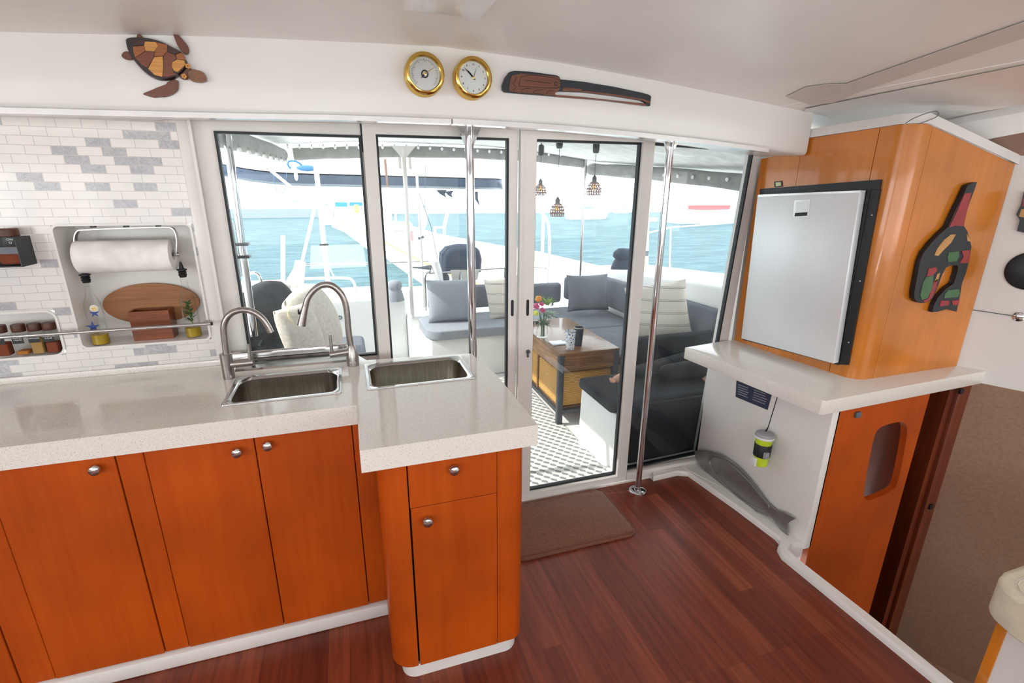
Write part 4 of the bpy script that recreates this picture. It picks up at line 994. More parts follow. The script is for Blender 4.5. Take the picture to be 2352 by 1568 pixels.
B_ = [[m.bm.verts.new((a, b, c)) for a, b, c in tp], [m.bm.verts.new((a+.006, b+.006, c+.038)) for a, b, c in tp], [m.bm.verts.new((q[0]+k*.0007, q[1]-k*.0005, tp[k][2]+.038)) for k, q in enumerate(ip)], [m.bm.verts.new((q[0]+k*.0007, q[1]-k*.0005, tp[k][2])) for k, q in enumerate(ip)]]
for i in range(4):
    A, Bq = B_[i], B_[(i+1) % 4]
    for k in range(len(tp)-1): m.bm.faces.new((A[k], A[k+1], Bq[k+1], Bq[k]))
m.build('top_rim', 'gelcoat', t, smooth=40)
# small white filler above the stepped side
p = [ff(1770, 345, .002), ff(1845, 345, .002)]
MB().box(2.10, 2.14, 1.97, 2.19, 1.82, 1.90).build('filler', 'gelcoat', t, smooth=0)
def quadslab(c, off0, off1, mat, name, parent, bev=0):
    a = [ff(u, v, off0) for u, v in c]; n = (ff(c[0][0], c[0][1], off0)-CAMPOS); d = Vector((FB[1]-FA[1], -(FB[0]-FA[0]), 0)).normalized()
    if d.x > 0: d = -d
    m = MB(); b = [q-d*(off0-off1) for q in a]; m.hexa(b, a)
    if bev: m.bevel(bev, 2)
    return m.build(name, mat, parent, smooth=30)
# display
d = quadslab([(1778, 417), (1796, 415), (1797, 428), (1779, 430)], .004, 0, 'black_plastic', 'control_display', t); quadslab([(1781, 419), (1793, 418), (1794, 426), (1782, 428)], .005, .004, 'lcd', 'screen', d)
# fridge
fr = thing('fridge', ff(1830, 830), 'built-in fridge with silver door and black frame above the white shelf', 'fridge')
quadslab([(1745, 434), (2023, 412), (2019, 436), (1745, 446)], .012, 0, 'black_plastic', 'grille', fr)
quadslab([(1990, 436), (2021, 434), (1947, 838), (1918, 836)], .012, 0, 'black_plastic', 'side_frame', fr)
quadslab([(1745, 446), (2000, 434), (1925, 838), (1706, 780)], .014, 0, 'black_plastic', 'inner_frame', fr)
DO = .055
d = quadslab([(1740, 447), (1976, 437), (1914, 835), (1702, 777)], DO, .016, 'fridge_silver', 'door', fr, .003)
a_ = [(1745, 455), (1971, 446)]
quadslab([(1741, 447), (1977, 437), (1976, 442), (1741, 452)], DO+.004, DO-.03, 'trim_aluminium', 'door_top_strip', d)
quadslab([(1825, 460), (1860, 458), (1858, 498), (1821, 500)], DO+.002, DO, 'trim_aluminium', 'badge', d)
quadslab([(1829, 463), (1856, 461), (1855, 486), (1827, 487)], DO+.003, DO+.002, 'fridge_silver', 'badge_window', d)
quadslab([(1826, 489), (1854, 487), (1853, 495), (1825, 497)], DO+.0032, DO+.002, 'rubber_black', 'badge_text_bar', d)
for u, v in ((2002, 494), (1975, 645), (1949, 786)): 
    c = ff(u, v, .0125); MB().ball(c, .004, .004, .004, 8).build('screw', 'chrome', fr)
for i in range(26):
    u = 1760+i*3; va = 437-(u-1745)*.079; quadslab([(u, va), (u+1.2, va), (u+1.2, va+5), (u, va+5)], .0128, .012, 'galv_metal', 'grille_slot', fr) if i % 2 == 0 else None
# whale carving on the end panel
YK = 1.490
f = zf(1680, 200, 2.2396)
t = thing('whale_carving', at(2170, 560, y=YK), 'painted killer whale carving on the orange cabinet side', 'carving')
o = [(1265, 488), (1245, 492), (1215, 505), (1190, 560), (1150, 640), (1115, 720), (1075, 752), (1030, 800), (990, 850), (970, 900), (955, 980), (942, 1050), (940, 1085), (955, 1105), (980, 1112), (1005, 1108), (1035, 1090), (1060, 1030), (1085, 960), (1105, 925), (1130, 915), (1165, 915), (1168, 930), (1160, 960), (1145, 1010), (1105, 1035), (1065, 1080), (1045, 1120), (1035, 1158), (1060, 1155), (1110, 1140), (1160, 1155), (1168, 1110), (1180, 1060), (1185, 1010), (1205, 960), (1225, 890), (1236, 820), (1228, 790), (1215, 740), (1195, 715), (1205, 660), (1225, 590), (1250, 530)]
m = trace(o, YK-.022, .020, f); m.bevel(.0015, 1); m.build('body', 'art_black', t, smooth=30)
def ins(pts, mat, name, parent=t, dy=.0232, th=.0025, k=1): trace(inward(pts, k), YK-dy-.0006, th, f).build(name, mat, parent, smooth=20)
for mat, name, pts in (('art_red', 'fin_inlay', [(1200, 548), (1235, 542), (1218, 610), (1195, 715), (1150, 712), (1120, 722), (1160, 640)]),
                       ('art_tan', 'eye_patch', [(1155, 757), (1130, 758), (1095, 785), (1060, 830), (1045, 865), (1065, 868), (1090, 840), (1130, 800)]),
                       ('art_tan', 'blowhole_patch', [(1212, 755), (1222, 775), (1230, 795), (1215, 790)]),
                       ('art_green', 'oval_inlay', [(1120, 850), (1170, 845), (1172, 870), (1160, 895), (1115, 900), (1112, 875)]),
                       ('art_red', 'side_inlay', [(1185, 842), (1228, 838), (1222, 905), (1175, 905), (1195, 872)]),
                       ('art_red', 'head_inlay', [(1015, 932), (1055, 926), (1058, 945), (1035, 968), (1005, 975)]),
                       ('art_green', 'cheek_inlay', [(1000, 980), (1040, 965), (1035, 1030), (1010, 1085), (980, 1095), (972, 1070), (985, 1010)]),
                       ('art_red', 'jaw_inlay', [(1042, 1000), (1062, 985), (1055, 1030), (1030, 1085), (1000, 1108), (985, 1100), (1015, 1085)]),
                       ('art_red', 'belly_inlay', [(1130, 920), (1160, 920), (1155, 960), (1130, 1010), (1140, 960)]) if 0 else ('art_tan', 'belly_inlay', [(1060, 962), (1075, 955), (1062, 995), (1045, 1005)]),
                       ('art_green', 'tail_inlay', [(1115, 1045), (1170, 1038), (1176, 1060), (1165, 1080), (1095, 1085), (1098, 1065)]),
                       ('art_red', 'tail_inlay', [(1078, 1098), (1120, 1098), (1118, 1122), (1072, 1128)]), ('art_red', 'tail_inlay', [(1135, 1098), (1175, 1095), (1168, 1122), (1138, 1120)])):
    ins(pts, mat, name)
# hook of wire on top of the cabinet
t = MB(); a = [at(u, v, y=1.475) for u, v in ((2080, 283), (2100, 270), (2145, 254), (2156, 257), (2155, 266), (2140, 274), (2108, 285))]
t.tube(smooth_loop(a, 2, False), .0016, 6); tag(t.build('wire_hook', 'galv_metal'), 'thin bent wire hook sticking out above the fridge cabinet', 'hook')
# white shelf under the cabinet
m = MB(); sl = [(1.722, 2.150), (1.808, 1.37), (1.825, 1.362), (2.90, 1.40), (2.95, 2.18), (2.03, 2.19), (1.90, 2.17)]
m.hexa([(a, b, .735) for a, b in sl], [(a, b, .80) for a, b in sl]); m.bevel(.003, 2)
tag(m.build('shelf_top', 'quartz_white', smooth=25), 'glossy white stone shelf carrying the fridge cabinet', 'shelf')

# ---- on the lower white wall
xw_ = WX-.001
def wx(u, v, x=None): return at(u, v, x=x or xw_)
q = [wx(u, v) for u, v in ((1692, 872), (1775, 898), (1763, 941), (1690, 911))]
t = prism(q, (-1, 0, 0), .0015).build('instruction_placard', 'label_navy', smooth=0); tag(t, 'dark blue printed instruction placard on the white wall under the shelf', 'placard')
m = MB()
for c_ in (0, 1):
    for r_ in range(5):
        s0, s1 = (.06+c_*.47, .42+c_*.5); tt = .26+r_*.13
        pa = (q[0]*(1-s0)+q[1]*s0)*(1-tt)+(q[3]*(1-s0)+q[2]*s0)*tt; s1 -= .08*random.random(); pb = (q[0]*(1-s1)+q[1]*s1)*(1-tt)+(q[3]*(1-s1)+q[2]*s1)*tt
        h_ = Vector((0, 0, .004)); m.hexa([pa+Vector((-.0016, 0, 0)), pb+Vector((-.0016, 0, 0)), pb+Vector((-.0016, 0, 0))+h_, pa+Vector((-.0016, 0, 0))+h_], [pa+Vector((-.0022, 0, 0)), pb+Vector((-.0022, 0, 0)), pb+Vector((-.0022, 0, 0))+h_, pa+Vector((-.0022, 0, 0))+h_])
m.build('printed_lines', 'silver_print', t, smooth=0)
# hanging rescue light
xc = WX-.06; c = at(1748, 1000, x=xc); cb = at(1745, 1066, x=xc); ct_ = at(1768, 925, x=xc)
t = thing('rescue_light', cb, 'yellow, black and silver canister hanging by a cord below the shelf', 'canister')
H = c.z-cb.z
MB().lathe([(0, 0), (.030, 0), (.034, .004), (.038, H)], cb, seg=28).build('body', 'lime', t)
MB().lathe([(.0365, H*.34), (.0392, H*.36), (.0402, H*.78), (.0385, H*.8)], cb, seg=28, cap=False).build('band', 'rubber_black', t)
MB().lathe([(.038, H), (.044, H+.002), (.045, H+.014), (.040, H+.026), (.02, H+.034), (0, H+.035)], cb, seg=28).build('cap', 'silver_print', t)
MB().lathe([(.0452, H+.001), (.0458, H+.004), (.0458, H+.009), (.0452, H+.012)], cb, seg=28, cap=False).build('cap_band', 'white_ink', t)
MB().box(cb.x-.046, cb.x-.034, cb.y-.012, cb.y+.018, cb.z+H*.02, cb.z+H*.3, .002).build('white_label', 'white_ink', t)
MB().box(cb.x-.03, cb.x-.005, cb.y-.052, cb.y-.036, cb.z+H*.40, cb.z+H*.62, .003).build('toggle', 'silver_print', t)
MB().tube([cb+Vector((0, 0, H+.03)), Vector((cb.x+.008, cb.y-.004, cb.z+H+.06)), Vector((cb.x+.02, cb.y-.02, .736))], [.005, .0022, .0022], 8).build('cord', 'cord', t)
# fish platter leaning on the wall
f = zf(1560, 860, 3.335)
def wf(a, b, dx=0): 
    p = at(*f(a, b), x=WX-.012-dx); return p
t = thing('fish_platter', at(1700, 1180, x=WX-.02), 'grey pewter fish-shaped platter leaning on the low white wall', 'platter')
body = [(120, 590), (150, 575), (240, 588), (330, 612), (430, 680), (520, 765), (600, 870), (670, 970), (740, 1035), (830, 1062), (900, 1100), (862, 1118), (828, 1140), (838, 1190), (838, 1255), (800, 1215), (760, 1150), (715, 1095), (640, 1062), (540, 1030), (450, 975), (360, 905), (280, 830), (215, 760), (165, 690), (130, 640)]
rimz = [wf(a, b, .03+.012) for a, b in body]
def lean(p): return Vector((p.x-(.60-p.z)*.0, p.y, p.z))
prism([wf(a, b, .010) for a, b in body], (-1, 0, 0), .006).bevel(.0015, 1).build('body', 'pewter', t, smooth=30)
well = [(235, 640), (280, 628), (350, 655), (440, 725), (540, 820), (620, 920), (680, 990), (690, 1020), (660, 1040), (580, 1015), (480, 960), (390, 885), (310, 800), (255, 725), (232, 680)]
m = MB(); m.tube(smooth_loop([wf(a, b, .0175) for a, b in well], 2), .0045, 8, closed=True); m.build('well_rim', 'pewter', t)
m = MB(); m.tube(smooth_loop([wf(a, b, .0165) for a, b in ((215, 760), (280, 830), (360, 905), (450, 975), (540, 1030), (640, 1062))], 1, False), .003, 8); m.build('edge_bead', 'pewter', t)

# ---- far right: plate, carving and latch on the hull wall, settee corner
c = hw(2368, 622, 0); n = Vector((-(HW1[1]-HW0[1]), HW1[0]-HW0[0], 0)).normalized(); n = n if n.x < 0 else -n
t = thing('round_plaque', c, 'dark round plaque on the hull wall at the right edge', 'plaque')
rp = (hw(2368, 622)-hw(2305, 622)).length*.98
MB().lathe([(0, .0), (rp, 0), (rp, .006), (rp*.9, .012), (0, .014)], c, n, 40).build('disc', 'art_black', t)
c = hw(2375, 495, 0)
MB().lathe([(0, .013), (rp*.25, .016), (0, .02)], hw(2368, 622), n, 20).build('boss', 'galv_metal', t)
pts = [(2352, 440), (2345, 470), (2334, 492), (2342, 505), (2336, 530), (2380, 540), (2400, 480), (2390, 440)]
t = prism([hw(*p) for p in pts], n, .015).build('bird_carving', 'art_black', smooth=20); tag(t, 'small painted carving on the hull wall at the right edge, above the plaque', 'carving')
prism([hw(*p)+n*.015 for p in ((2346, 480), (2340, 497), (2360, 500), (2365, 480))], n, .002).build('painted_patch', 'art_tan', t)
prism([hw(*p)+n*.015 for p in ((2350, 455), (2347, 474), (2366, 474), (2368, 455))], n, .002).build('painted_patch', 'art_red', t)
t = thing('hull_latch', hw(2340, 727), 'round chrome latch with thin cord across the hull wall', 'latch')
MB().lathe([(0, .0), (.022, 0), (.022, .004), (.012, .010), (0, .011)], hw(2340, 727), n, 24).build('latch_plate', 'chrome', t)
MB().tube([hw(2234, 711)+n*.003, hw(2335, 726)+n*.006], .002, 6).build('pull_cord', 'galv_metal', t)
t = thing('settee', (1.95, .35, 0), 'cream leather settee corner with wooden edge at lower right', 'settee')
m = MB(); zc = .42
q = at(2300, 1400, z=.36); 
cush = [at(u, v, z=.44) for u, v in ((2352, 1265), (2300, 1290), (2272, 1340), (2268, 1370))]
o = rrect(q.x-.045, q.x+.75, q.y-.75, q.y+.045, .10, 8)
o2 = [(a+( .0), b) for a, b in o]
m.hexa([(a, b, .33) for a, b in o2], [(a, b, .45) for a, b in o2]); m.bevel(.028, 4); m.build('cushion', 'cream_leather', t, smooth=60)
m = MB(); o3 = rrect(q.x-.01, q.x+.72, q.y-.72, q.y+.01, .075, 8); m.tube([(a, b, .4505) for a, b in o3], .0014, 6, closed=True); m.tube([(a*.0+a+.004 if a < q.x+.3 else a-.004, b-.004 if b > q.y-.3 else b+.004, .4505) for a, b in o3], .0014, 6, closed=True); m.build('seam', 'pillow_cream', t)
MB().box(q.x, q.x+.028, q.y-.028, q.y, 0.0, .329, .002).build('corner_edge', 'veneer_yellow', t)
MB().box(q.x+.028, q.x+.7, q.y-.026, q.y-.006, 0.0, .329).build('base_panel', 'gelcoat', t, smooth=0)
MB().box(q.x+.004, q.x+.022, q.y-.7, q.y-.028, 0.0, .329).build('base_panel', 'gelcoat', t, smooth=0)

# ================================================================== COCKPIT
struct(MB().box(-2.6, 3.3, 2.26, 5.1, -.10, -.02), 'cockpit_floor', 'deck_white')
m = MB().box(.30, 1.385, 2.29, 4.0, -.02, -.008); tag(m.build('outdoor_rug', 'rug_pattern', smooth=0), 'grey and white geometric patterned rug on the cockpit floor', 'rug')
# mouldings: coamings, transom, seat bases
m = MB(); m.hexa([(2.52, 2.34, -.02), (3.3, 2.34, -.02), (3.3, 5.1, -.02), (2.52, 5.1, -.02)], [(2.60, 2.34, 1.0), (3.3, 2.34, 1.0), (3.3, 5.1, .80), (2.60, 5.1, .80)]); m.bevel(.03, 3); struct(m, 'coaming_starboard', 'deck_white')
m = MB(); m.hexa([(-2.6, 2.26, -.02), (-.60, 2.26, -.02), (-.52, 5.1, -.02), (-2.6, 5.1, -.02)], [(-2.6, 2.26, .78), (-.66, 2.26, .78), (-.60, 5.1, .80), (-2.6, 5.1, .80)]); m.bevel(.03, 3); struct(m, 'coaming_port', 'deck_white')
m = MB().box(-2.6, .50, 4.86, 5.6, -.8, .60, .03); struct(m, 'transom', 'deck_white')
m = MB().box(.50, 3.3, 4.78, 5.4, -.8, .42, .03); struct(m, 'transom_bench_back', 'deck_white')
struct(MB().box(-2.6, 3.3, 5.42, 6.4, -.8, .30, .04), 'stern_platform', 'deck_white')
# U-shaped seat bases
m = MB().box(.62, 2.52, 4.12, 4.80, -.02, .36, .02); struct(m, 'seat_base_aft', 'deck_white')
m = MB().box(1.93, 2.52, 2.9, 4.12, -.02, .36, .02); struct(m, 'seat_base_starboard', 'deck_white')
m = MB(); m.hexa([(1.44, 2.30, -.02), (2.5, 2.30, -.02), (2.5, 2.68, -.02), (1.36, 2.68, -.02)], [(1.40, 2.28, .38), (2.5, 2.28, .38), (2.5, 2.70, .38), (1.38, 2.70, .38)]); m.bevel(.012, 2); struct(m, 'seat_base_forward', 'deck_white')
m = MB().box(1.425, 2.13, 2.255, 2.274, -.02, .43); tag(m.build('seat_front_shadow', 'cushion_dark', smooth=0), 'dark panel painting the shade across the seat front just outside the right window', 'shadow panel')  # dark sheet that puts the shade on the white seat front
c = at(1369, 929, x=1.395); m = MB().box(c.x-.006, c.x+.004, c.y-.018, c.y+.018, c.z-.014, c.z+.014, .002); tag(m.build('locker_latch', 'galv_metal'), 'small metal latch on the white seat locker beside the rug', 'latch')
def cushion(name, box, mat, label, cat='cushion', bev=.03, grp=None, rot=None):
    m = MB().box(*box, bev, 4); return tag(m.build(name, mat, smooth=60), label, cat, grp)
cushion('seat_cushion', (1.36, 2.5, 2.278, 2.72, .38, .455), 'cushion_dark', 'black seat cushion on the white locker just outside the right window')
cushion('back_cushion', (1.74, 2.50, 2.735, 2.81, .40, .672), 'cushion_dark', 'upright black backrest cushion behind the forward seat')
cushion('seat_cushion', (1.86, 2.50, 2.85, 3.80, .362, .45), 'cushion_grey', 'charcoal seat cushion along the starboard side beyond the table')
cushion('seat_cushion', (1.86, 2.50, 3.81, 4.66, .362, .45), 'cushion_grey', 'charcoal corner seat cushion under the square grey pillow')
# aft seat cushion with rounded port end
m = MB(); o = [(a, b) for a, b in ([(1.85, 4.08), (1.85, 4.66)]+arc(.68, 4.56, .10, 90, 180, 6)+arc(.72, 4.20, .13, 180, 262, 6))]
m.hexa([(a, b, .365) for a, b in o], [(a, b, .45) for a, b in o]); m.bevel(.022, 3); tag(m.build('seat_cushion', 'cushion_light', smooth=60), 'light grey bench cushion along the cockpit stern seen left of the door', 'cushion')
cushion('back_cushion', (.70, 1.46, 4.665, 4.76, .49, .72), 'cushion_grey', 'long grey back cushion at the stern behind the big pillow', bev=.035)
cushion('back_cushion', (1.47, 2.10, 4.665, 4.76, .49, .70), 'cushion_grey', 'dark back cushion at the stern behind the flower vase', bev=.035)
m = MB().box(2.12, 2.48, 4.60, 4.69, .53, .765, .03, 3); tag(m.build('back_cushion', 'cushion_grey', smooth=60), 'grey back cushion in the stern corner right of the square pillow', 'cushion')
m = MB(); m.hexa([(2.45, 2.84, .50), (2.53, 2.84, .50), (2.53, 4.58, .50), (2.45, 4.58, .50)], [(2.50, 2.84, .80), (2.58, 2.84, .80), (2.58, 4.58, .765), (2.50, 4.58, .765)]); m.bevel(.025, 3)
tag(m.build('back_cushion', 'cushion_grey', smooth=60), 'long charcoal back cushion along the starboard coaming', 'cushion')
for x in (.78, 1.40, 2.02): struct(MB().tube([(x, 4.78, .44), (x, 4.72, .46), (x, 4.72, .52)], .012, 8), 'cushion_bracket', 'stainless')
def pil(u, v, y, w, h, t, tilt, yaw, mat, label, name='pillow', **k):
    c = at(u, v, y=y); a = math.radians(yaw); b = math.radians(tilt)
    ux = Vector((math.cos(a), math.sin(a), k.get('roll', 0))).normalized(); fwd_ = Vector((-math.sin(a), math.cos(a), 0)); uy = Vector((0, 0, 1))*math.cos(b)+fwd_*math.sin(b)
    o = MB().pillow(c, ux, uy, w, h, t, n=16).build(name, mat, smooth=80); return tag(o, label, 'pillow')
pil(1350, 672, 4.28, .43, .36, .15, 14, -6, 'cushion_grey', 'square charcoal pillow standing in the stern corner of the seat')
pil(1036, 690, 4.42, .44, .40, .16, 16, -4, 'cushion_light', 'large grey pillow leaning on the stern bench left of the pole')
pil(1158, 684, 4.40, .34, .40, .14, 14, -8, 'pillow_stripe', 'off-white striped pillow at the stern, partly behind the door frame', roll=.12)
pil(1512, 716, 3.12, .46, .44, .15, 12, -24, 'pillow_stripe', 'off-white striped pillow on the starboard seat behind the right pole', roll=.18)
# port seat with back bolster and pillows
m = MB().box(-.58, .04, 2.75, 4.3, -.02, .40, .03); struct(m, 'seat_base_port', 'deck_white')
cushion('seat_cushion', (-.56, .06, 2.74, 4.0, .40, .50), 'cushion_grey', 'charcoal seat cushion on the port side behind the tall tap', bev=.04)
m = MB().box(-.72, -.56, 2.50, 2.95, -.02, .92, .03); struct(m, 'port_moulding', 'deck_white')
m = MB().pillow(at(636, 748, y=3.3), (.16, .98, .0), (-.40, 0, 1), 1.0, .60, .20, n=18, pw=.3, rnd=.8); tag(m.build('bolster', 'cushion_dark', smooth=80), 'dark rounded back bolster on the port seat behind the pillows', 'cushion')
m = MB().pillow(at(722, 742, y=3.1), (.36, .93, .05), (-.30, .1, 1), .50, .48, .20, n=16, pw=.4, rnd=.7); tag(m.build('pillow', 'pillow_cream', smooth=80), 'large cream pillow on the port seat behind the tall tap', 'pillow')
c = at(690, 760, y=2.84)
t = MB().pillow(c, (.62, .78, .0), (-.34, .1, 1), .27, .30, .13, n=16, pw=.4, rnd=.2).build('pillow', 'pillow_cream', smooth=80); tag(t, 'smaller cream pillow with yellowish fringe on the port seat', 'pillow')
pp = [at(u, v, y=2.76) for u, v in ((662, 715), (664, 728), (672, 740), (679, 760), (684, 785), (686, 800))]
MB().tube(smooth_loop(pp, 2, False), .006, 8).build('fringe', 'fringe_cream', t)
# vent and fitting on the port transom
c = at(758, 736, y=4.855); t = thing('louvre_vent', c, 'small grey louvred vent in the white cockpit moulding', 'vent')
MB().box(c.x-.045, c.x+.045, c.y-.008, c.y+.004, c.z-.07, c.z+.07).build('plate', 'deck_white', t, smooth=0)
for i in range(6): MB().box(c.x-.035, c.x+.035, c.y-.012, c.y-.008, c.z-.058+i*.021, c.z-.046+i*.021).build('louvre', 'galv_metal', t, smooth=0)
c = at(781, 729, y=4.855); tag(MB().lathe([(.012, 0), (.02, 0), (.02, .006), (.012, .006), (.012, 0)], c, (0, -1, 0), 20, cap=False).build('deck_fitting', 'galv_metal'), 'small round ring fitting beside the louvred vent', 'fitting')

# ---- coffee table
t = thing('coffee_table', (1.57, 3.42, -.02), 'rustic wooden coffee table with dark metal legs and woven drawers', 'table')
tx0, tx1, ty0, ty1, tz = 1.335, 1.81, 2.965, 3.90, .537
MB().box(tx0, tx1, ty0, ty1, tz-.018, tz, .003).build('tabletop', 'rustic_wood', t)
m = MB().box(tx0+.006, tx0+.02, ty0+.04, ty1-.04, tz-.14, tz-.0185); m.box(tx1-.02, tx1-.006, ty0+.04, ty1-.04, tz-.14, tz-.0185); m.build('side_apron', 'rustic_side', t, smooth=0)
m = MB().box(tx0+.042, tx1-.042, ty0+.004, ty0+.02, tz-.14, tz-.0185); m.box(tx0+.042, tx1-.042, ty1-.02, ty1-.004, tz-.14, tz-.0185); m.build('end_apron', 'rustic_wood', t, smooth=0)
for x in (tx0+.002, tx1-.042):
    for y in (ty0+.002, ty1-.042): MB().box(x, x+.04, y, y+.04, -.02, tz-.0185, .002).build('leg', 'dark_metal', t)
for x in (tx0+.006, tx1-.03): MB().box(x, x+.024, ty0+.043, ty1-.043, .07, .10).build('lower_rail', 'dark_metal', t)
for y in (ty0+.006, ty1-.03): MB().box(tx0+.043, tx1-.043, y, y+.024, .07, .10).build('lower_rail', 'dark_metal', t)
MB().box(tx0+.03, tx1-.03, ty0+.03, ty1-.03, .10, .115).build('lower_shelf', 'rustic_wood', t)
for a, b in ((ty0+.035, ty0+.44), (ty0+.46, ty1-.035)): MB().box(tx0+.022, tx1-.022, a, b, .117, .375, .012, 3).build('woven_drawer', 'rattan', t)
m = MB().box(tx0+.012, tx0+.022, ty0+.44, ty0+.46, .115, tz-.145); m.build('divider', 'rustic_side', t, smooth=0)
# vase of flowers
vb = at(1245, 775, z=tz); vb.z = tz+.0005
t = thing('flower_vase', vb, 'glass jar of pink, orange and yellow flowers on the coffee table', 'vase')
MB().lathe([(0, .002), (.038, .002), (.043, .01), (.046, .05), (.040, .09), (.034, .105), (.037, .118), (.035, .119)], vb, seg=28, cap=False).build('glass_jar', 'jar_glass', t, smooth=60)
m = MB(); random.seed(5)
for i in range(14):
    a = random.uniform(0, 2*PI); r_ = random.uniform(.005, .03); m.tube([vb+Vector((math.cos(a)*r_*.7, math.sin(a)*r_*.7, .01)), vb+Vector((math.cos(a)*r_*.6, math.sin(a)*r_*.6, .1)), vb+Vector((math.cos(a)*r_*1.8, math.sin(a)*r_*1.8, .2))], .0018, 6)
m.build('stems', 'leaf_dark', t)
def leafs(c, n, L, wd, mat, up=.6, name='leaves', sp=1.0, seed=1):
    random.seed(seed); m = MB()
    for i in range(n):
        a = random.uniform(0, 2*PI); e = random.uniform(up-.5, up+.6); d = Vector((math.cos(a)*sp, math.sin(a)*sp, e)).normalized(); s_ = d.cross(Vector((0, 0, 1))).normalized()*wd; b_ = c+d*.01; l_ = L*random.uniform(.6, 1.1); th = Vector((0, 0, .0008))
        q = [b_, b_+d*l_*.5+s_, b_+d*l_+Vector((0, 0, -.01)), b_+d*l_*.5-s_]; m.hexa(q, [k+th for k in q])
    return m.build(name, mat, t, smooth=0)
leafs(at(1258, 703, y=vb.y), 34, .085, .007, 'leaf_green', 1.0, 'green_spray', seed=2)
leafs(at(1262, 725, y=vb.y), 40, .07, .010, 'leaf_grey', .3, 'silver_leaves', seed=3)
leafs(at(1248, 742, y=vb.y), 36, .06, .010, 'leaf_dark', .2, 'dark_leaves', seed=4)
def flower(u, v, r, mat, name, dy=-.02):
    c = at(u, v, y=vb.y+dy); m = MB(); random.seed(int(u))
    m.ball(c, r*.6, r*.6, r*.55, 10)
    for i in range(34):
        d = Vector((random.gauss(0, 1), random.gauss(0, 1), random.gauss(0, .8))).normalized(); m.ball(c+d*r*.62, r*.30, r*.30, r*.2, 6)
    m.build(name, mat, t, smooth=60)
flower(1237, 686, .030, 'flower_orange', 'orange_flower'); flower(1232, 703, .030, 'flower_pink', 'pink_flower'); flower(1246, 712, .026, 'flower_pink', 'pink_flower', -.03); flower(1231, 719, .026, 'flower_yellow', 'yellow_flower', -.04); flower(1244, 698, .022, 'flower_pink', 'pink_flower')
def cup(u, v, r0_, r1_, h, mat, label):
    b = at(u, v, z=tz); t = thing('tumbler', b, label, 'tumbler')
    MB().lathe([(0, 0), (r0_, 0), (r1_, h), (r1_-.003, h), (r0_-.002, .01), (0, .01)], b, seg=32, cap=False).build('cup_wall', mat, t, smooth=50)
    MB().lathe([(r1_-.0035, h), (r1_+.0005, h), (r1_+.0005, h-.006), (r1_-.0005, h-.006)], b, seg=32, cap=False).build('rim', 'dial_silver', t)
cup(1309, 801, .029, .037, .135, 'cup_floral', 'white tumbler with blue flower pattern on the coffee table')
cup(1328, 793, .026, .036, .140, 'navy_glaze', 'dark navy tumbler behind the patterned one on the table')
tb = at(1285, 788, z=tz); m = MB().box(tb.x-.07, tb.x+.07, tb.y-.05, tb.y+.05, tz+.0005, tz+.010, .003); m2 = m.build('tablet', 'tablet_white'); tag(m2, 'thin pale tablet lying on the table left of the patterned tumbler', 'tablet')
b = at(1226, 742, z=tz); MBg = MB().tube([b+Vector((-.03, -.02, .006)), b+Vector((-.0, .0, .014)), b+Vector((.03, -.015, .006))], .004, 8); MBg.box(b.x-.035, b.x-.005, b.y-.03, b.y-.026, tz, tz+.024, .001); MBg.box(b.x+.005, b.x+.035, b.y-.03, b.y-.026, tz, tz+.024, .001); tag(MBg.build('sunglasses', 'black_plastic'), 'folded dark sunglasses on the table left of the vase', 'sunglasses')

# ---- person reclining on the forward seat, mostly hidden behind the window post
def skin_body(name, verts, edges, radii, mat, parent, root=0):
    me = bpy.data.meshes.new(name); o0 = ORG[parent.name] if parent else Vector()
    me.from_pydata([Vector(v)-o0 for v in verts], edges, []); o = bpy.data.objects.new(name, me); COL.objects.link(o); ORG[name] = o0
    me.materials.append(M[mat]); o.parent = parent
    md = o.modifiers.new('skin', 'SKIN'); md.use_smooth_shade = True
    for i, r_ in enumerate(radii):
        sv = me.skin_vertices[0].data[i]; sv.radius = (r_, r_) if not isinstance(r_, tuple) else r_; sv.use_root = (i == root)
    s_ = o.modifiers.new('sub', 'SUBSURF'); s_.levels = 1; s_.render_levels = 2
    dg = bpy.context.evaluated_depsgraph_get(); nm = bpy.data.meshes.new_from_object(o.evaluated_get(dg)); o.modifiers.clear(); o.data = nm
    return o
per = thing('person', (2.75, 2.6, .456), 'person in black trousers lying on the forward seat with one bare foot out', 'person')
V_ = [(2.72, 2.56, .56), (2.86, 2.56, .74), (2.96, 2.56, .94), (3.0, 2.56, 1.04), (3.0, 2.56, 1.16), (3.0, 2.55, 1.24),
      (2.62, 2.50, .55), (2.24, 2.46, .535), (1.86, 2.47, .52), (2.62, 2.63, .55), (2.22, 2.62, .535), (1.80, 2.57, .52), (1.66, 2.54, .515), (1.57, 2.525, .50), (1.50, 2.515, .490),
      (2.92, 2.43, .94), (2.66, 2.395, .68), (2.38, 2.385, .53), (2.24, 2.385, .49), (2.14, 2.39, .483),
      (2.92, 2.68, .94), (2.72, 2.72, .74), (2.56, 2.74, .73)]
E_ = [(0, 1), (1, 2), (2, 3), (3, 4), (4, 5), (0, 6), (6, 7), (7, 8), (0, 9), (9, 10), (10, 11), (11, 12), (12, 13), (13, 14), (2, 15), (15, 16), (16, 17), (17, 18), (18, 19), (2, 20), (20, 21), (21, 22)]
R_ = [.13, .13, .13, .05, .085, .07, .08, .055, .04, .08, .055, .035, .03, .032, .02, .05, .038, .028, .028, .012, .05, .042, .03]
skin_body('body', V_, E_, R_, 'skin', per)
Vt = [(2.72, 2.56, .57), (2.62, 2.50, .56), (2.24, 2.46, .538), (1.80, 2.47, .518), (2.62, 2.63, .56), (2.22, 2.62, .538), (1.62, 2.54, .510)]
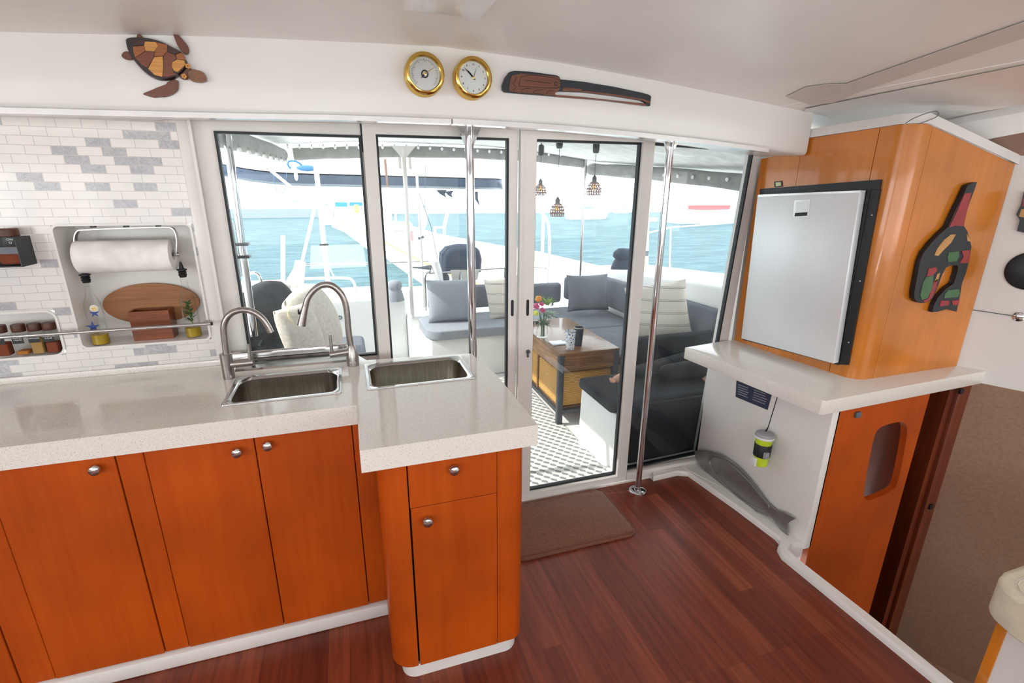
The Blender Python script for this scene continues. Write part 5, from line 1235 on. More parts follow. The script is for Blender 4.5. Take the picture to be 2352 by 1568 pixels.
skin_body('trousers', Vt, [(0, 1), (1, 2), (2, 3), (0, 4), (4, 5), (5, 6)], [.14, .092, .068, .056, .092, .07, .044], 'black_cloth', per)
skin_body('shirt', [(2.73, 2.56, .60), (2.86, 2.56, .74), (2.95, 2.56, .93), (2.92, 2.44, .94), (2.92, 2.68, .94)], [(0, 1), (1, 2), (2, 3), (2, 4)], [.145, .145, .142, .07, .07], 'black_cloth', per)
skin_body('sleeve', [(2.92, 2.43, .94), (2.66, 2.395, .68), (2.38, 2.385, .53), (2.235, 2.385, .492)], [(0, 1), (1, 2), (2, 3)], [.06, .05, .040, .034], 'black_cloth', per)
m = MB().ball((3.02, 2.56, 1.22), .088, .09, .11, 16); m.build('hair', 'hair', per)
m = MB()
for i in range(5): m.tube([(1.505, 2.49+i*.013, .493), (1.480+abs(i-1)*.004, 2.488+i*.013, .490)], [.0085, .006], 8)
m.build('toes', 'skin', per)
m = MB()
for i in range(4): m.tube([(2.15, 2.374+i*.012, .483), (2.11, 2.372+i*.012, .480), (2.085+abs(i-1.4)*.006, 2.372+i*.012, .470)], [.008, .0075, .006], 8)
m.tube([(2.20, 2.365, .485), (2.165, 2.350, .478), (2.14, 2.345, .474)], [.010, .009, .006], 8)
m.build('fingers', 'skin', per)

# ---- bimini roof, rolled side screens, lights
def zs_(y): return 1.76+(y-2.9)*(.14/2.1)
def bim(x, y):
    t_ = max(0, (x-1.2)/1.5); tp_ = max(0, (.3-x)/.95); return 2.03-(2.03-zs_(y))*min(1.2, t_)**1.5-.07*min(1.5, tp_)**1.5+.0*(y-2.2)
m = MB(); nx, ny = 24, 8; G = {}
for i in range(nx+1):
    for j in range(ny+1):
        x = -.78+i*(3.55/nx); y = 2.26+j*(2.64/ny)
        G[i, j] = (m.bm.verts.new((x, y, bim(x, y))), m.bm.verts.new((x, y, bim(x, y)+.03)))
for i in range(nx):
    for j in range(ny):
        for k in (0, 1):
            m.bm.faces.new([G[i, j][k], G[i+1, j][k], G[i+1, j+1][k], G[i, j+1][k]])
for j in range(ny):
    for i in (0, nx): m.bm.faces.new([G[i, j][0], G[i, j+1][0], G[i, j+1][1], G[i, j][1]])
for i in range(nx):
    for j in (0, ny): m.bm.faces.new([G[i, j][0], G[i+1, j][0], G[i+1, j][1], G[i, j][1]])
bi = m.build('bimini_roof', 'bimini_white', smooth=40); tag(bi, 'white hard cockpit roof stretched above the aft seating', 'roof')
def roll(pts, r, label):
    P_ = smooth_loop(pts, 2, False); return tag(MB().tube(P_, [r*(1+.06*math.sin(i*1.7)) for i in range(len(P_))], 16).build('rolled_screen', 'canvas_grey', smooth=60), label, 'rolled screen')
roll([(-.62, 2.4, 1.86), (-.55, 3.4, 1.885), (-.47, 4.80, 1.895)], .056, 'rolled grey canvas side screen under the roof, left window')
roll([(-.38, 4.86, 1.905), (.3, 4.90, 1.95), (1.0, 4.90, 1.965), (1.8, 4.90, 1.955), (2.40, 4.90, 1.90)], .050, 'long rolled grey canvas screen along the stern edge of the roof')
roll([(2.50, 4.95, 1.845), (2.62, 4.3, 1.80), (2.66, 3.4, 1.73), (2.64, 2.4, 1.64)], .058, 'rolled grey canvas screen under the roof, seen through the right windows')
blb = None
def bulb(p):
    global blb
    if blb is None:
        t = thing('string_light_bulb', p, bulb_label, 'light bulb', 'string lights along the cockpit roof')
        MB().ball(Vector(p)-Vector((0, 0, .024)), .012, .012, .014, 10).build('globe', 'bulb_frosted', t); MB().lathe([(.006, -.012), (.006, 0), (.003, .004)], p, seg=8).build('cap', 'canvas_grey', t); blb = t
    else: copy_tree(blb, None, Vector(p)-Vector(blb.location))['label'] = bulb_label
bulb_label = 'small white globe bulb hanging from the rolled side screen in the left window'
for i in range(9): bulb((-.52+.012*i, 2.9+i*.22, 1.838+.0025*i))
bulb_label = 'small white globe bulb hanging from the long stern screen roll'
for i in range(27):
    u = 660+i*27.3; v = 334+((u-660)/710)*20+(abs(u-1000)/340)**2*0-8*max(0, 1-abs(u-950)/300); bulb(at(u, v-6+4, y=4.83))
bulb_label = 'small white globe bulb hanging from the starboard screen roll behind the right pole'
for i in range(13):
    y = 4.7-i*.19; x = 2.585-.0*(i); bulb((x+.0, y, 1.838-(4.7-y)*.062))
for u, v, y, lb in ((979, 347, 4.3, 'warm glowing roof spotlight right of the plated white roof post'), (1117, 350, 4.1, 'warm glowing roof spotlight just right of the steel pole')):
    p = at(u, v, y=y); p.z = bim(p.x, y); t = thing('recessed_spotlight', p, lb, 'spotlight', 'roof spotlights')
    MB().lathe([(.025, 0), (.034, 0), (.034, -.006), (.025, -.006), (.025, 0)], p, seg=20, cap=False).build('trim_ring', 'frame_white', t); MB().lathe([(0, -.004), (.025, -.004)], p, seg=20, cap=False).build('lens', 'spot_glow', t, recalc=False)
p = at(1131, 328, y=3.4); p.z = bim(p.x, 3.4); tag(MB().lathe([(0, -.012), (.05, -.010), (.056, 0)], p, seg=24).build('roof_speaker', 'frame_white'), 'round white speaker in the cockpit roof near the steel pole', 'speaker')
# pendants
random.seed(11)
def pendant(u, v, vt, y, label):
    c = at(u, v, y=y); t = thing('pendant_lamp', c, label, 'pendant lamp')
    s = .056; zt_ = bim(c.x, y)
    m = MB(); prof_ = [(.014, .062), (.030, .052), (.046, .034), (.054, .010), (.055, -.010), (.050, -.034)]; n = 18; rows = []
    for k, (r_, h_) in enumerate(prof_): rows.append([m.bm.verts.new(c+Vector((math.cos(2*PI*(i+.5*(k % 2)+random.uniform(-.2, .2))/n)*r_, math.sin(2*PI*(i+.5*(k % 2))/n)*r_, h_+random.uniform(-.004, .004)*(0 < k < 5)))) for i in range(n)])
    for a, b in zip(rows, rows[1:]):
        for i in range(n): m.bm.faces.new((a[i], a[(i+1) % n], b[(i+1) % n], b[i]))
    bmesh.ops.wireframe(m.bm, faces=m.bm.faces[:], thickness=.0075, use_replace=True, use_even_offset=True)
    m.build('woven_shade', 'rattan_brown', t, smooth=0)
    MB().lathe([(.017, .060), (.017, .085), (.011, .095), (.004, .105), (0, .106)], c, seg=16).build('socket', 'black_plastic', t)
    MB().ball(c+Vector((0, 0, .022)), .014, .014, .024, 12).build('bulb', 'bulb_glow', t)
    pk = at(u+(4 if u != 1364 else 6), vt, y=y); zp = zt_
    MB().tube([c+Vector((0, 0, .1)), (c.x, c.y, zp-.09)], .0016, 6).build('cable', 'cord', t)
    MB().lathe([(.0, -.10), (.018, -.10), (.024, -.085), (.024, -.03), (.018, -.015), (.004, -.01), (.004, 0)], (c.x, c.y, zp), seg=16).build('battery_pack', 'black_plastic', t)
    MB().lathe([(.0, -.125), (.012, -.12), (.014, -.10)], (c.x, c.y, zp), seg=12, cap=False).build('spare_fitting', 'jar_glass', t)
pendant(1241, 440, 360, 4.1, 'leftmost of the three small woven pendant lamps, slightly higher than the middle one')
pendant(1280, 486, 345, 3.45, 'lowest, middle one of the three small woven pendant lamps')
pendant(1364, 437, 340, 3.35, 'rightmost of the three small woven pendant lamps')
# ---- roof posts and rigging
def post(pts, r, label, mat='stainless', name='roof_post', cat='post', seg=14, plates=False, it=0):
    P_ = smooth_loop(pts, it, False) if it else pts
    return tag(MB().tube(P_, r, seg).build(name, mat), label, cat)
a = at(508, 200, y=2.75); b_ = at(586, 760, y=2.75)
t = thing('roof_post', (b_.x, 2.75, .7), 'polished steel roof post just inside the left edge of the left window', 'post')
xx = at(560, 560, y=2.62).x
MB().tube([(at(524, 320, y=2.62).x, 2.62, 1.97), (at(582, 760, y=2.62).x+.0, 2.62, .92)], .018, 16).build('tube', 'chrome', t)
for v in (560, 589):
    p = at(556+(v-560)*.1, v, y=2.62); MB().box(p.x-.035, p.x+.03, 2.59, 2.65, p.z-.006, p.z+.006, .002).build('clamp', 'black_plastic', t)
p = at(545, 577, y=2.62); MB().tube([(p.x-.012, 2.62, p.z-.12), (p.x-.012, 2.62, p.z+.14)], .012, 10).build('side_tube', 'white_paper', t)
def vpost(u, v, y, zb, r, label, mat='frame_white', zt_=None):
    p = at(u, v, y=y); return tag(MB().tube([(p.x, y, zb), (p.x, y, zt_ or bim(p.x, min(y, 4.85)))], r, 14).build('roof_post', mat), label, 'post')
pf = at(953, 810, z=-.02)
t = thing('roof_post', (.55, 4.80, -.02), 'white roof post with triangular head plate seen through the second window', 'post')
MB().tube([(.55, 4.80, -.02), (.55, 4.80, 1.98)], .020, 14).build('tube', 'frame_white', t)
prism([(.55-.11, 4.79, 2.0), (.55+.11, 4.79, 2.0), (.55+.02, 4.79, 1.90), (.55-.02, 4.79, 1.90)], (0, 1, 0), .02).build('head_plate', 'frame_white', t, smooth=0)
for s_ in (-.045, .045): MB().box(.55+s_-.012, .55+s_+.012, 4.74, 4.77, 1.80, 1.90, .004).build('side_block', 'frame_white', t)
vpost(1339, 500, 4.84, .42, .016, 'slim steel roof post at the stern right of the pendant lamps', 'stainless')
vpost(738, 500, 5.3, .60, .024, 'thick white post at the stern in the middle of the left window', 'frame_white', 1.95)
post([at(562, 343, y=4.9), at(724, 474, y=5.25)], .014, 'white diagonal strut under the roof in the left window', 'frame_white', 'diagonal_strut', 'strut')
post([at(955, 360, y=5.2), at(962, 480, y=5.2), at(972, 640, y=5.2), (at(972, 640, y=5.2).x, 5.2, .42)], .013, 'slim white tube rising at the stern right of the plated roof post', 'frame_white', 'stern_tube', 'tube')
post([at(958, 430, y=5.25), at(990, 520, y=5.3), at(1010, 620, y=5.35)], .004, 'thin backstay wire slanting down to the stern rail', 'galv_metal', 'backstay_wire', 'wire', 6)
post([at(978, 370, y=5.22), at(975, 480, y=5.22)], .003, 'thin upright wire beside the slim stern tube', 'galv_metal', 'upright_wire', 'wire', 6)
post([at(747, 558, y=5.3), at(752, 600, y=5.35), at(762, 626, y=5.4), at(769, 636, y=5.4)], .008, 'white rope hanging beside the thick white post', 'white_paper', 'hanging_rope', 'rope', 8, it=2)
post([at(1226, 484, y=5.45), at(1240, 485, y=5.45), at(1255, 500, y=5.45), at(1262, 525, y=5.45), at(1262, 600, y=5.45), at(1258, 655, y=5.45), (at(1258, 655, y=5.45).x, 5.45, .30)], .017, 'curved white tube arching down at the stern beside the door frame', 'frame_white', 'stern_arch', 'tube', it=2)
post([at(1249, 452, y=5.7), at(1244, 650, y=5.7), (at(1244, 650, y=5.7).x, 5.7, .30)], .020, 'pale upright tube just left of the curved stern arch', 'frame_white', 'stern_tube', 'tube')
tag(MB().lathe([(.07, 0), (.07, .02), (.05, .02)], (at(1258, 617, y=5.45)), (0, 0, 1), 16).build('mounting_flange', 'frame_white'), 'small white flange round the foot of the curved stern arch', 'flange')
# davit body and stern rails
a = at(690, 600, y=5.5); t = thing('davit', (a.x, 5.5, .3), 'white davit with slanting arm at the stern, left of the thick post', 'davit')
MB().tube([at(722, 480, y=5.27), at(692, 608, y=5.5)], .016, 12).build('arm', 'frame_white', t)
b_ = at(682, 655, y=5.5); m = MB().tube([a, b_, (b_.x, 5.5, .30)], [.05, .065, .07], 12); m.tube([a, at(660, 650, y=5.6)], .022, 10); m.build('base', 'deck_white', t)
post([at(695, 608, y=5.55), at(870, 604, y=5.55)], .010, 'steel upper stern rail crossing the left window', 'stainless', 'stern_rail', 'rail')
post([at(700, 640, y=5.3), at(800, 637, y=5.3), at(812, 645, y=5.3), at(818, 665, y=5.3), at(821, 698, y=5.3)], .014, 'white lower stern rail bending down at its end in the left window', 'frame_white', 'stern_rail', 'rail', it=2)
post([at(872, 604, y=5.55), at(985, 600, y=5.55)], .008, 'thin rail crossing behind the plated roof post', 'stainless', 'stern_rail', 'rail')
post([at(985, 628, y=5.0), at(1180, 614, y=5.0)], .009, 'steel rail behind the big grey pillow', 'stainless', 'stern_rail', 'rail')
post([at(1160, 616, y=5.0), at(1158, 655, y=5.0), (at(1158, 655, y=5.0).x, 5.0, .42)], .009, 'short steel stanchion behind the striped stern pillow', 'stainless', 'rail_stanchion', 'stanchion')
post([(at(976, 640, y=5.0).x, 5.0, .42), at(976, 640, y=5.0), at(978, 628, y=5.0), at(990, 622, y=5.0)], .012, 'short bent steel tube at the end of the stern rail', 'stainless', 'rail_end', 'tube')
post([at(1226, 614, y=5.4), at(1290, 616, y=5.4)], .008, 'short rail beside the stern arch beyond the door glass', 'stainless', 'stern_rail', 'rail')
c = at(967, 548, y=5.2); tag(MB().tube([c+Vector((-.03, 0, 0)), c+Vector((.03, 0, .02))], .014, 8).build('rope_clutch', 'galv_metal'), 'small dark clamp on the slim stern tube', 'clamp')
c = at(744, 561, y=5.3); tag(MB().box(c.x-.04, c.x+.045, 5.26, 5.30, c.z-.010, c.z+.006, .002).build('post_clamp', 'black_plastic'), 'small black clamp on the thick white post', 'clamp')
post([(-2.4, 4.95, .81), (-2.4, 4.95, 1.3), (-.9, 5.0, 1.3)][0:0] or [at(650, 541, y=5.8), at(650, 648, y=5.8), (at(650, 648, y=5.8).x, 5.8, .30)], .022, 'short thick white upright post standing over the water in the left window', 'frame_white', 'white_post', 'post')
post([at(545, 640, y=4.6), at(549, 650, y=4.6), at(612, 652, y=4.6), at(616, 700, y=4.6)][0:0] or [at(570, 628, y=4.4), at(590, 625, y=4.4), at(600, 640, y=4.4), at(603, 700, y=4.4)], .012, 'bent steel rail beside the left roof post', 'stainless', 'side_rail', 'rail', it=2)
# mesh cloth and striped fenders on the port quarter
m = MB()
for k in range(4):
    u = 607+k*33; a_ = [at(u, 652, y=5.1), at(u+33, 652, y=5.1), at(u+24, 668, y=5.05), at(u+10, 668, y=5.05)]; m.hexa(a_, [p+Vector((0, .012, 0)) for p in a_])
a_ = [at(655, 672, y=5.0), at(715, 678, y=5.0), at(690, 695, y=4.9), at(640, 690, y=4.9)]; m.hexa(a_, [p+Vector((0, .015, 0)) for p in a_]); tag(m.build('mesh_cloth', 'net_cloth', smooth=0), 'draped grey mesh cloth tied to the port quarter rail', 'cloth')
for i, (u, v, l) in enumerate(((588, 706, 'grey and white striped round fender nearest the left roof post'), (606, 700, 'middle one of the striped round fenders beside the left roof post'), (622, 694, 'rightmost striped round fender beside the left roof post'))):
    c = at(u, v, y=4.2+i*.24); t = thing('fender', c, l, 'fender')
    for k in range(5): MB().lathe([(0, -.022), (.085-.012*abs(k-2), -.020), (.10-.014*abs(k-2), 0), (.085-.012*abs(k-2), .020), (0, .022)], c+Vector((.034*(k-2), 0, 0)), (1, 0, 0), 20).build('band', 'deck_white' if k % 2 else 'fender_dark', t)
post([at(604, 655, y=4.3), at(640, 716, y=4.3)], .010, 'slanting white stay beside the striped fenders', 'frame_white', 'side_stay', 'stay')
c = at(642, 720, y=4.3); tag(MB().ball(c, .022, .022, .03, 10).build('deck_block', 'galv_metal'), 'small pulley block at the foot of the slanting stay', 'pulley')
# winch and motor covers
def cover(c, prof_, mat, name, label, cat, seg=20, sx=1.0):
    m = MB().lathe(prof_, (0, 0, 0), seg=seg); 
    for v in m.bm.verts: v.co.x *= sx*(1+.03*math.sin(v.co.z*40)); v.co.y *= 1+.04*math.sin(3*v.co.x*30)
    for v in m.bm.verts: v.co += Vector(c)
    return tag(m.build(name, mat, smooth=60), label, cat)
c = at(909, 696, y=4.75); c.z = .602; cover(c, [(.085, 0), (.078, .03), (.070, .09), (.060, .105), (.072, .13), (.070, .165), (.045, .19), (0, .195)], 'cover_navy' if 0 else 'cushion_light', 'winch_cover', 'grey fabric covered winch on the white transom', 'winch')
c = at(1430, 634, y=4.95); c.z = .81; c = Vector((2.74, 4.75, .80)); c = at(1428, 640, x=2.74); c.z = max(.8, c.z)
cover(c, [(.125, 0), (.12, .06), (.10, .12), (.085, .14), (.11, .17), (.105, .21), (.06, .25), (0, .255)], 'cover_navy', 'winch_cover', 'black fabric covered winch on the starboard coaming', 'winch')
b_ = at(1055, 640, y=5.25); t = thing('grill', (b_.x, 5.25, .42), 'large domed navy covered grill mounted on the stern rail', 'grill')
pts_ = [(-.20, .0), (-.21, .10), (-.20, .20), (-.13, .27), (0, .295), (.14, .285), (.21, .24), (.235, .14), (.22, 0)]
m = MB(); zb_ = at(1055, 622, y=5.25).z; R = []
for k, (yy, sc) in enumerate(((-.16, .82), (-.13, .95), (0, 1.0), (.13, .95), (.16, .82))): R.append([m.bm.verts.new((b_.x+a_*sc, 5.25+yy, zb_+c_*sc)) for a_, c_ in pts_])
for A, B in zip(R, R[1:]):
    for i in range(len(pts_)): m.bm.faces.new((A[i], A[(i+1) % len(pts_)], B[(i+1) % len(pts_)], B[i]))
m.bm.faces.new(R[0]); m.bm.faces.new(R[-1]); m.build('cover', 'cover_navy', t, smooth=60)
MB().tube([(b_.x, 5.25, .42), (b_.x, 5.25, zb_+.02)], .025, 12).build('stand', 'stainless', t)
m = MB()
for k in range(3):
    u = 1035+k*22; a_ = [at(u, 620, y=4.98), at(u+22, 620, y=4.98), at(u+18, 642, y=4.98), at(u+4, 645, y=4.98)]; m.hexa(a_, [p+Vector((0, .01, 0)) for p in a_])
tag(m.build('mesh_cloth', 'net_cloth', smooth=0), 'gathered pale cloth hanging from the rail under the covered grill', 'cloth')
t = thing('outboard_motor', at(1005, 640, y=5.02), 'white outboard motor leg stowed on the stern rail', 'outboard motor')
MB().tube([at(998, 600, y=5.02), at(1012, 650, y=5.02)], [.045, .05], 12).build('leg', 'deck_white', t)
MB().ball(at(1022, 640, y=5.02), .05, .04, .06, 12).build('cowl', 'fender_dark', t)
MB().tube([at(947, 614, y=5.02), at(965, 615, y=5.02), at(990, 614, y=5.02)], [.006, .01, .03], 8).build('tiller', 'galv_metal', t)
# ---- paddleboard slung under the davits, seen edge on
t = thing('paddleboard', (.35, 5.75, 1.65), 'long paddleboard with navy underside slung across the stern under the roof', 'paddleboard')
def boardm(z0, z1, grow=0):
    m = MB(); n = 30; R = []
    x0_, x1_ = at(512, 400, y=5.75).x-.12, at(1155, 427, y=5.75).x
    for i in range(n+1):
        s_ = i/n; x = x0_+(x1_-x0_)*s_; wv = .36*max(.03, min(1, (s_/.22)**.6, ((1-s_)/.06)**.5)); rise = .11*max(0, 1-s_/.28)**2; dz = -.03*s_
        R.append([m.bm.verts.new((x, 5.75+a_*wv, z+rise+dz)) for a_, z in ((-1, z0+.02), (-.8, z0), (.8, z0), (1, z0+.02), (1, z1-.01), (.9, z1), (-.9, z1), (-1, z1-.01))])
    for A, B in zip(R, R[1:]):
        for k in range(8): m.bm.faces.new((A[k], A[(k+1) % 8], B[(k+1) % 8], B[k]))
    m.bm.faces.new(R[0]); m.bm.faces.new(R[-1]); return m
zb_ = at(700, 423, y=5.42).z-.006
boardm(zb_, zb_+.112).build('hull', 'board_navy', t, smooth=50); boardm(zb_+.113, zb_+.125).build('deck_pad', 'deck_white', t, smooth=50)
for pts in ([(1002, 436), (1010, 445), (1026, 454), (1022, 446), (1026, 436)], [(1022, 440), (1030, 449), (1040, 454), (1037, 446), (1042, 437)], [(1091, 440), (1092, 458), (1102, 473), (1098, 455), (1098, 440)]):
    prism([at(u, v, y=5.75) for u, v in pts], (0, 1, 0), .012).build('fin', 'board_navy', t, smooth=20)
for u in (886,): MB().tube([at(884, 365, y=5.4), at(890, 430, y=5.4)], .014, 8).build('strap', 'shade_brown', t)
m = MB(); c = at(680, 384, y=5.6); pts = [at(u, v, y=5.6) for u, v in ((668, 388), (660, 378), (662, 370), (675, 369), (688, 374), (696, 384), (690, 391))]
m.tube(smooth_loop(pts, 2, False), .010, 8); m.ball(at(705, 386, y=5.6), .10, .06, .03, 12); tag(m.build('rope_coil', 'rope_blue'), 'blue rope coil and bag resting on top of the paddleboard', 'rope')
tag(MB().ball(at(680, 404, y=5.35), .018, .015, .045, 10).build('snap_hook', 'deck_white'), 'white snap hook dangling in front of the paddleboard', 'hook')
post([at(u, v, y=5.36) for u, v in ((622, 388), (628, 392), (630, 420), (636, 440), (650, 446), (656, 430), (658, 395))], .003, 'thin pale blue cord looped below the paddleboard', 'rope_blue', 'cord_loop', 'cord', 6, it=2)

# ================================================================== HARBOUR
ZW = -1.35
m = MB(); m.face([(-260, 3, ZW), (330, 3, ZW), (330, at(1500, 487, z=ZW).y, ZW), (-260, at(1500, 487, z=ZW).y, ZW)])
tag(struct(m, 'sea', 'sea', smooth=0), 'turquoise harbour water')
yS = at(1500, 487, z=ZW).y
for i, (xa, xb, h_, d_) in enumerate(((-260, -60, 1.6, 0), (-60, 330, .55, 0))): struct(MB().box(xa, xb, yS-.5+d_, yS+30, ZW-.2, ZW+h_), 'far_shore', 'boat_white', smooth=0)
# pontoon
DL = [(760, 498), (789, 507), (850, 541), (885, 553), (965, 595), (1105, 652), (1200, 700)]; DR = [(1640, 690), (1440, 625), (1235, 577), (1160, 565), (1010, 538), (880, 500), (820, 489)]
zd_ = -.55
dl = [at(u, v, z=zd_) for u, v in DL]; dr = [at(u, v, z=zd_) for u, v in DR]
m = MB(); o = dl+dr; m.hexa([(p.x, p.y, ZW-.1) for p in o], [(p.x, p.y, zd_) for p in o]); struct(m, 'pontoon', 'deck_white', smooth=0)
m = MB()
m.tube([p+Vector((0, 0, -.04)) for p in dl], .045, 6); tag(m.build('pontoon_edging', 'pile_yellow'), 'yellow timber edging along the near left side of the pontoon', 'edging')
def onboard(u, v, z=zd_): return at(u, v, z=z)
p = onboard(887, 525); tag(MB().box(p.x-.35, p.x+.35, p.y-.3, p.y+.3, zd_, zd_+1.1, .15, 3).build('dock_pedestal', 'deck_white'), 'white dock service pedestal on the pontoon', 'pedestal')
p = onboard(922, 530); tag(MB().box(p.x-.6, p.x+.6, p.y-.4, p.y+.4, zd_, zd_+.5, .2, 3).build('dock_box', 'deck_white'), 'low rounded white dock box right of the pedestal', 'dock box')
p = onboard(910, 520); tag(MB().tube([(p.x, p.y, zd_), (p.x, p.y, zd_+2.0)], .06, 10).build('dock_post', 'boat_white'), 'slim white post standing between pedestal and dock box', 'post')
p = onboard(944, 552); tag(MB().box(p.x-.10, p.x+.10, p.y-.1, p.y+.1, zd_, zd_+.42, .01).build('dock_cabinet', 'red_paint'), 'small red cabinet on the pontoon', 'cabinet')
def chair(u, v, h, label):
    p = onboard(u, v); t = thing('dock_chair', p, label, 'chair'); s_ = h/1.1
    MB().box(p.x-.25*s_, p.x+.25*s_, p.y-.25*s_, p.y+.25*s_, p.z+.36*s_, p.z+.42*s_).build('seat', 'boat_white', t)
    MB().hexa([(p.x+.2*s_, p.y-.25*s_, p.z+.42*s_), (p.x+.26*s_, p.y-.25*s_, p.z+.42*s_), (p.x+.26*s_, p.y+.25*s_, p.z+.42*s_), (p.x+.2*s_, p.y+.25*s_, p.z+.42*s_)], [(p.x+.38*s_, p.y-.25*s_, p.z+1.1*s_), (p.x+.44*s_, p.y-.25*s_, p.z+1.1*s_), (p.x+.44*s_, p.y+.25*s_, p.z+1.1*s_), (p.x+.38*s_, p.y+.25*s_, p.z+1.1*s_)]).build('backrest', 'boat_white', t)
    for a_ in (-.22, .22):
        for b2 in (-.22, .22): MB().box(p.x+a_*s_-.02, p.x+a_*s_+.02, p.y+b2*s_-.02, p.y+b2*s_+.02, p.z, p.z+.36*s_).build('leg', 'boat_white', t)
chair(1010, 541, 1.15, 'white folding chair on the far edge of the pontoon')
p = onboard(990, 543); t = thing('folded_parasol', p, 'bundled pale parasol standing on the pontoon beside the chair', 'parasol')
p.x -= .35
cover(p, [(.30, 0), (.30, .1), (.06, .12), (.06, .4), (.16, .55), (.24, .9), (.22, 1.3), (.08, 1.55), (0, 1.6)], 'shore', 'canopy', None, None).parent = None
for o_ in list(bpy.data.objects):
    if o_.name == 'canopy':
        o_.parent = t; o_.location = o_.location-t.location
# breakwater with moored boats at left
a_, b_ = at(520, 503, z=ZW), at(735, 499, z=ZW)
m = MB().hexa([(a_.x-20, a_.y-.3, ZW-.1), (b_.x, b_.y, ZW-.1), (b_.x, b_.y+5, ZW-.1), (a_.x-20, a_.y+5, ZW-.1)], [(a_.x-20, a_.y-.1, ZW+.9), (b_.x, b_.y+.2, ZW+.9), (b_.x, b_.y+5, ZW+.9), (a_.x-20, a_.y+5, ZW+.9)]); struct(m, 'breakwater', 'breakwater', smooth=0)
a2, b2 = at(760, 498, z=ZW), at(900, 496, z=ZW)
m = MB().box(a2.x, b2.x, a2.y+2, a2.y+8, ZW-.1, ZW+.7); struct(m, 'breakwater_far', 'breakwater', smooth=0)
def boat(u0, u1, v, h, label, cabin=.5, mast=0, col='boat_white', top='boat_white', stripe=None, yo=0, kind='motor_boat'):
    p0, p1 = at(u0, v, z=ZW), at(u1, v, z=ZW); y = min(p0.y, p1.y)+yo; x0, x1 = at(u0, v, y=y).x, at(u1, v, y=y).x; L = x1-x0; W = min(L*.32, 4)
    t = thing(kind, ((x0+x1)/2, y, ZW), label, 'boat')
    o0 = [(x0+L*.04, y), (x0+L*.75, y), (x1-L*.06, y+W/2), (x0+L*.75, y+W), (x0+L*.04, y+W)]; o1 = [(x0, y-W*.05), (x0+L*.75, y-W*.05), (x1, y+W/2), (x0+L*.75, y+W*1.05), (x0, y+W*1.05)]
    MB().hexa([(a, b, ZW-.1) for a, b in o0], [(a, b, ZW+h) for a, b in o1]).build('hull', col, t, smooth=0)
    if cabin: 
        MB().hexa([(x0+L*.18, y+W*.12, ZW+h), (x0+L*.66, y+W*.12, ZW+h), (x0+L*.66, y+W*.88, ZW+h), (x0+L*.18, y+W*.88, ZW+h)], [(x0+L*.22, y+W*.2, ZW+h*(1+cabin)), (x0+L*.55, y+W*.2, ZW+h*(1+cabin)), (x0+L*.55, y+W*.8, ZW+h*(1+cabin)), (x0+L*.22, y+W*.8, ZW+h*(1+cabin))]).build('cabin', top, t, smooth=0)
        MB().box(x0+L*.24, x0+L*.58, y+W*.12-.02, y+W*.13, ZW+h*(1+cabin*.3), ZW+h*(1+cabin*.6)).build('window_band', 'breakwater', t, smooth=0)
    if mast: MB().tube([(x0+L*.45, y+W/2, ZW+h), (x0+L*.45, y+W/2, ZW+h+mast)], [.09, .06], 8).build('mast', 'boat_white', t)
    if stripe: MB().box(x0+L*.1, x0+L*.7, y+W*.05, y+W*.10, ZW+h*1.02, ZW+h*1.35).build('canopy', stripe, t, smooth=0)
random.seed(21)
for i, (u0, u1, l) in enumerate(((560, 585, 'small white motor boat moored at the left end of the breakwater'), (590, 620, 'white motor boat moored behind the breakwater, second from left'), (626, 652, 'white motor boat moored behind the breakwater, third from left'), (660, 712, 'longer white motor yacht moored behind the breakwater, right of the smaller ones'))):
    boat(u0, u1, 497, 1.1, l, .9, yo=6)
boat(745, 768, 516, 1.5, 'small white workboat in front of the sailing boats by the pontoon', .3)
boat(768, 815, 506, 1.3, 'white sailing boat with blue sail cover beside the pontoon', .4, 9, stripe='blue_canvas', kind='sailing_boat')
boat(800, 850, 502, 1.2, 'white sailing boat with blue awning behind the yellow piles', .5, 8, stripe='blue_canvas', kind='sailing_boat', yo=3)
boat(1310, 1405, 503, .9, 'white motor boat anchored behind the pendant lamps', .8)
boat(1563, 1720, 512, 1.3, 'large white boat with red top seen through the right window', .35, stripe='red_paint', kind='motor_yacht')
boat(1492, 1512, 509, .4, 'tiny white dinghy left of the large white boat', 0, kind='dinghy')
for i, (u0, u1) in enumerate(((905, 925), (1035, 1070), (1190, 1215), (1290, 1310), (1415, 1450))):
    boat(u0, u1, 489.5, .7, ['tiny white boat far off beyond the pedestal', 'tiny white boat far off left of the steel pole', 'tiny white boat far off at the left edge of the door glass', 'tiny white boat far off between the pendant lamps and the slim post', 'tiny white boat far off right of the anchored motor boat'][i], .6)
for u, v0, v1, l in ((788, 497, 476, 'short yellow mooring pile beside the blue covered boats'), (821, 505, 470, 'tall yellow mooring pile at the pontoon')):
    p = at(u, v0, z=ZW+.1); zt_ = at(u, v1, y=p.y).z; tag(MB().tube([(p.x, p.y, ZW-.2), (p.x, p.y, zt_)], .22, 10).build('mooring_pile', 'pile_yellow'), l, 'pile')
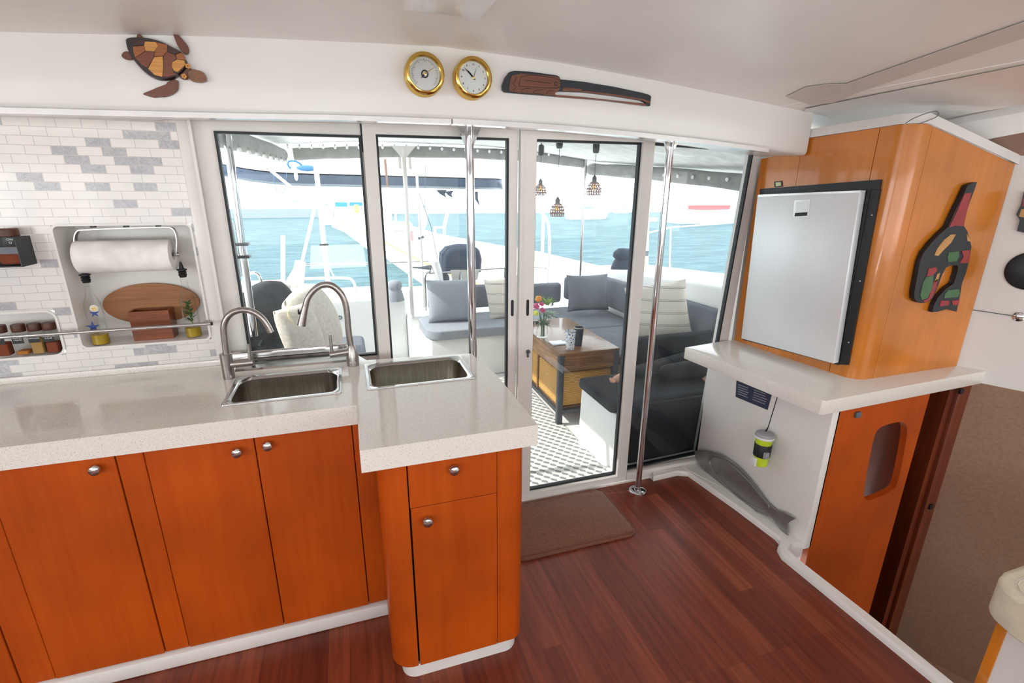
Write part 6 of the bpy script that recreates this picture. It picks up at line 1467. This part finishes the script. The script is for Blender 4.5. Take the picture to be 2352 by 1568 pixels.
for u0, u1, v, l in ((838, 872, 462, 'pale block building on the far shore right of the yellow pile'), (805, 830, 466, 'pale low building on the far shore behind the masts')):
    p0, p1 = at(u0, v, y=yS+6), at(u1, v, y=yS+6); t = thing('building', (p0.x, yS+6, ZW), l, 'building')
    MB().box(p0.x, p1.x, yS+6, yS+12, ZW, p0.z).build('walls', 'shore', t, smooth=0)
    MB().box(p0.x+.3, p1.x-.3, yS+5.9, yS+5.98, p0.z-1.4, p0.z-.9).build('window_band', 'breakwater', t, smooth=0)
# neighbouring white boat hull close astern on the port side
c0_, c1_ = at(760, 652, y=7.2), at(880, 648, y=7.2)
t = thing('neighbour_boat', ((c0_.x+c1_.x)/2, 7.2, ZW), 'white hull of a neighbouring boat close astern behind the rails', 'boat')
m = MB(); m.hexa([(-7, 7.0, ZW-.1), (1.9, 7.0, ZW-.1), (1.9, 8.6, ZW-.1), (-7, 8.6, ZW-.1)], [(-7, 6.8, .02), (1.7, 6.8, .02), (1.7, 8.6, .02), (-7, 8.6, .02)]); m.bevel(.08, 2); m.build('hull', 'deck_white', t)
a_, b_ = at(797, 666, y=6.85), at(827, 671, y=6.85); MB().box(a_.x, b_.x, 6.80, 6.86, b_.z, a_.z).build('hull_window', 'galv_metal', t, smooth=0)
# stanchions and lifeline to the right
post([at(1486, 480, y=5.0), at(1483, 640, y=5.0), (at(1483, 640, y=5.0).x, 5.0, .79)], .028, 'thick white stanchion post over the water left of the right pole', 'frame_white', 'stanchion_post', 'post')
c = at(1485, 582, y=4.97); tag(MB().box(c.x-.022, c.x+.022, 4.962, 4.972, c.z-.03, c.z+.03).build('post_label', 'galv_metal', smooth=0), 'small dark sticker on the thick white stanchion post', 'sticker')
post([at(1487, 535, y=5.0), at(1541, 522, y=4.95), at(1700, 510, y=4.4)], .009, 'white rail line crossing the water in the right window', 'frame_white', 'lifeline', 'line')
post([at(1541, 522, y=4.95), at(1537, 640, y=4.95), (at(1537, 640, y=4.95).x, 4.95, .79)], .009, 'thin white stanchion in the right window', 'frame_white', 'lifeline_stanchion', 'stanchion')
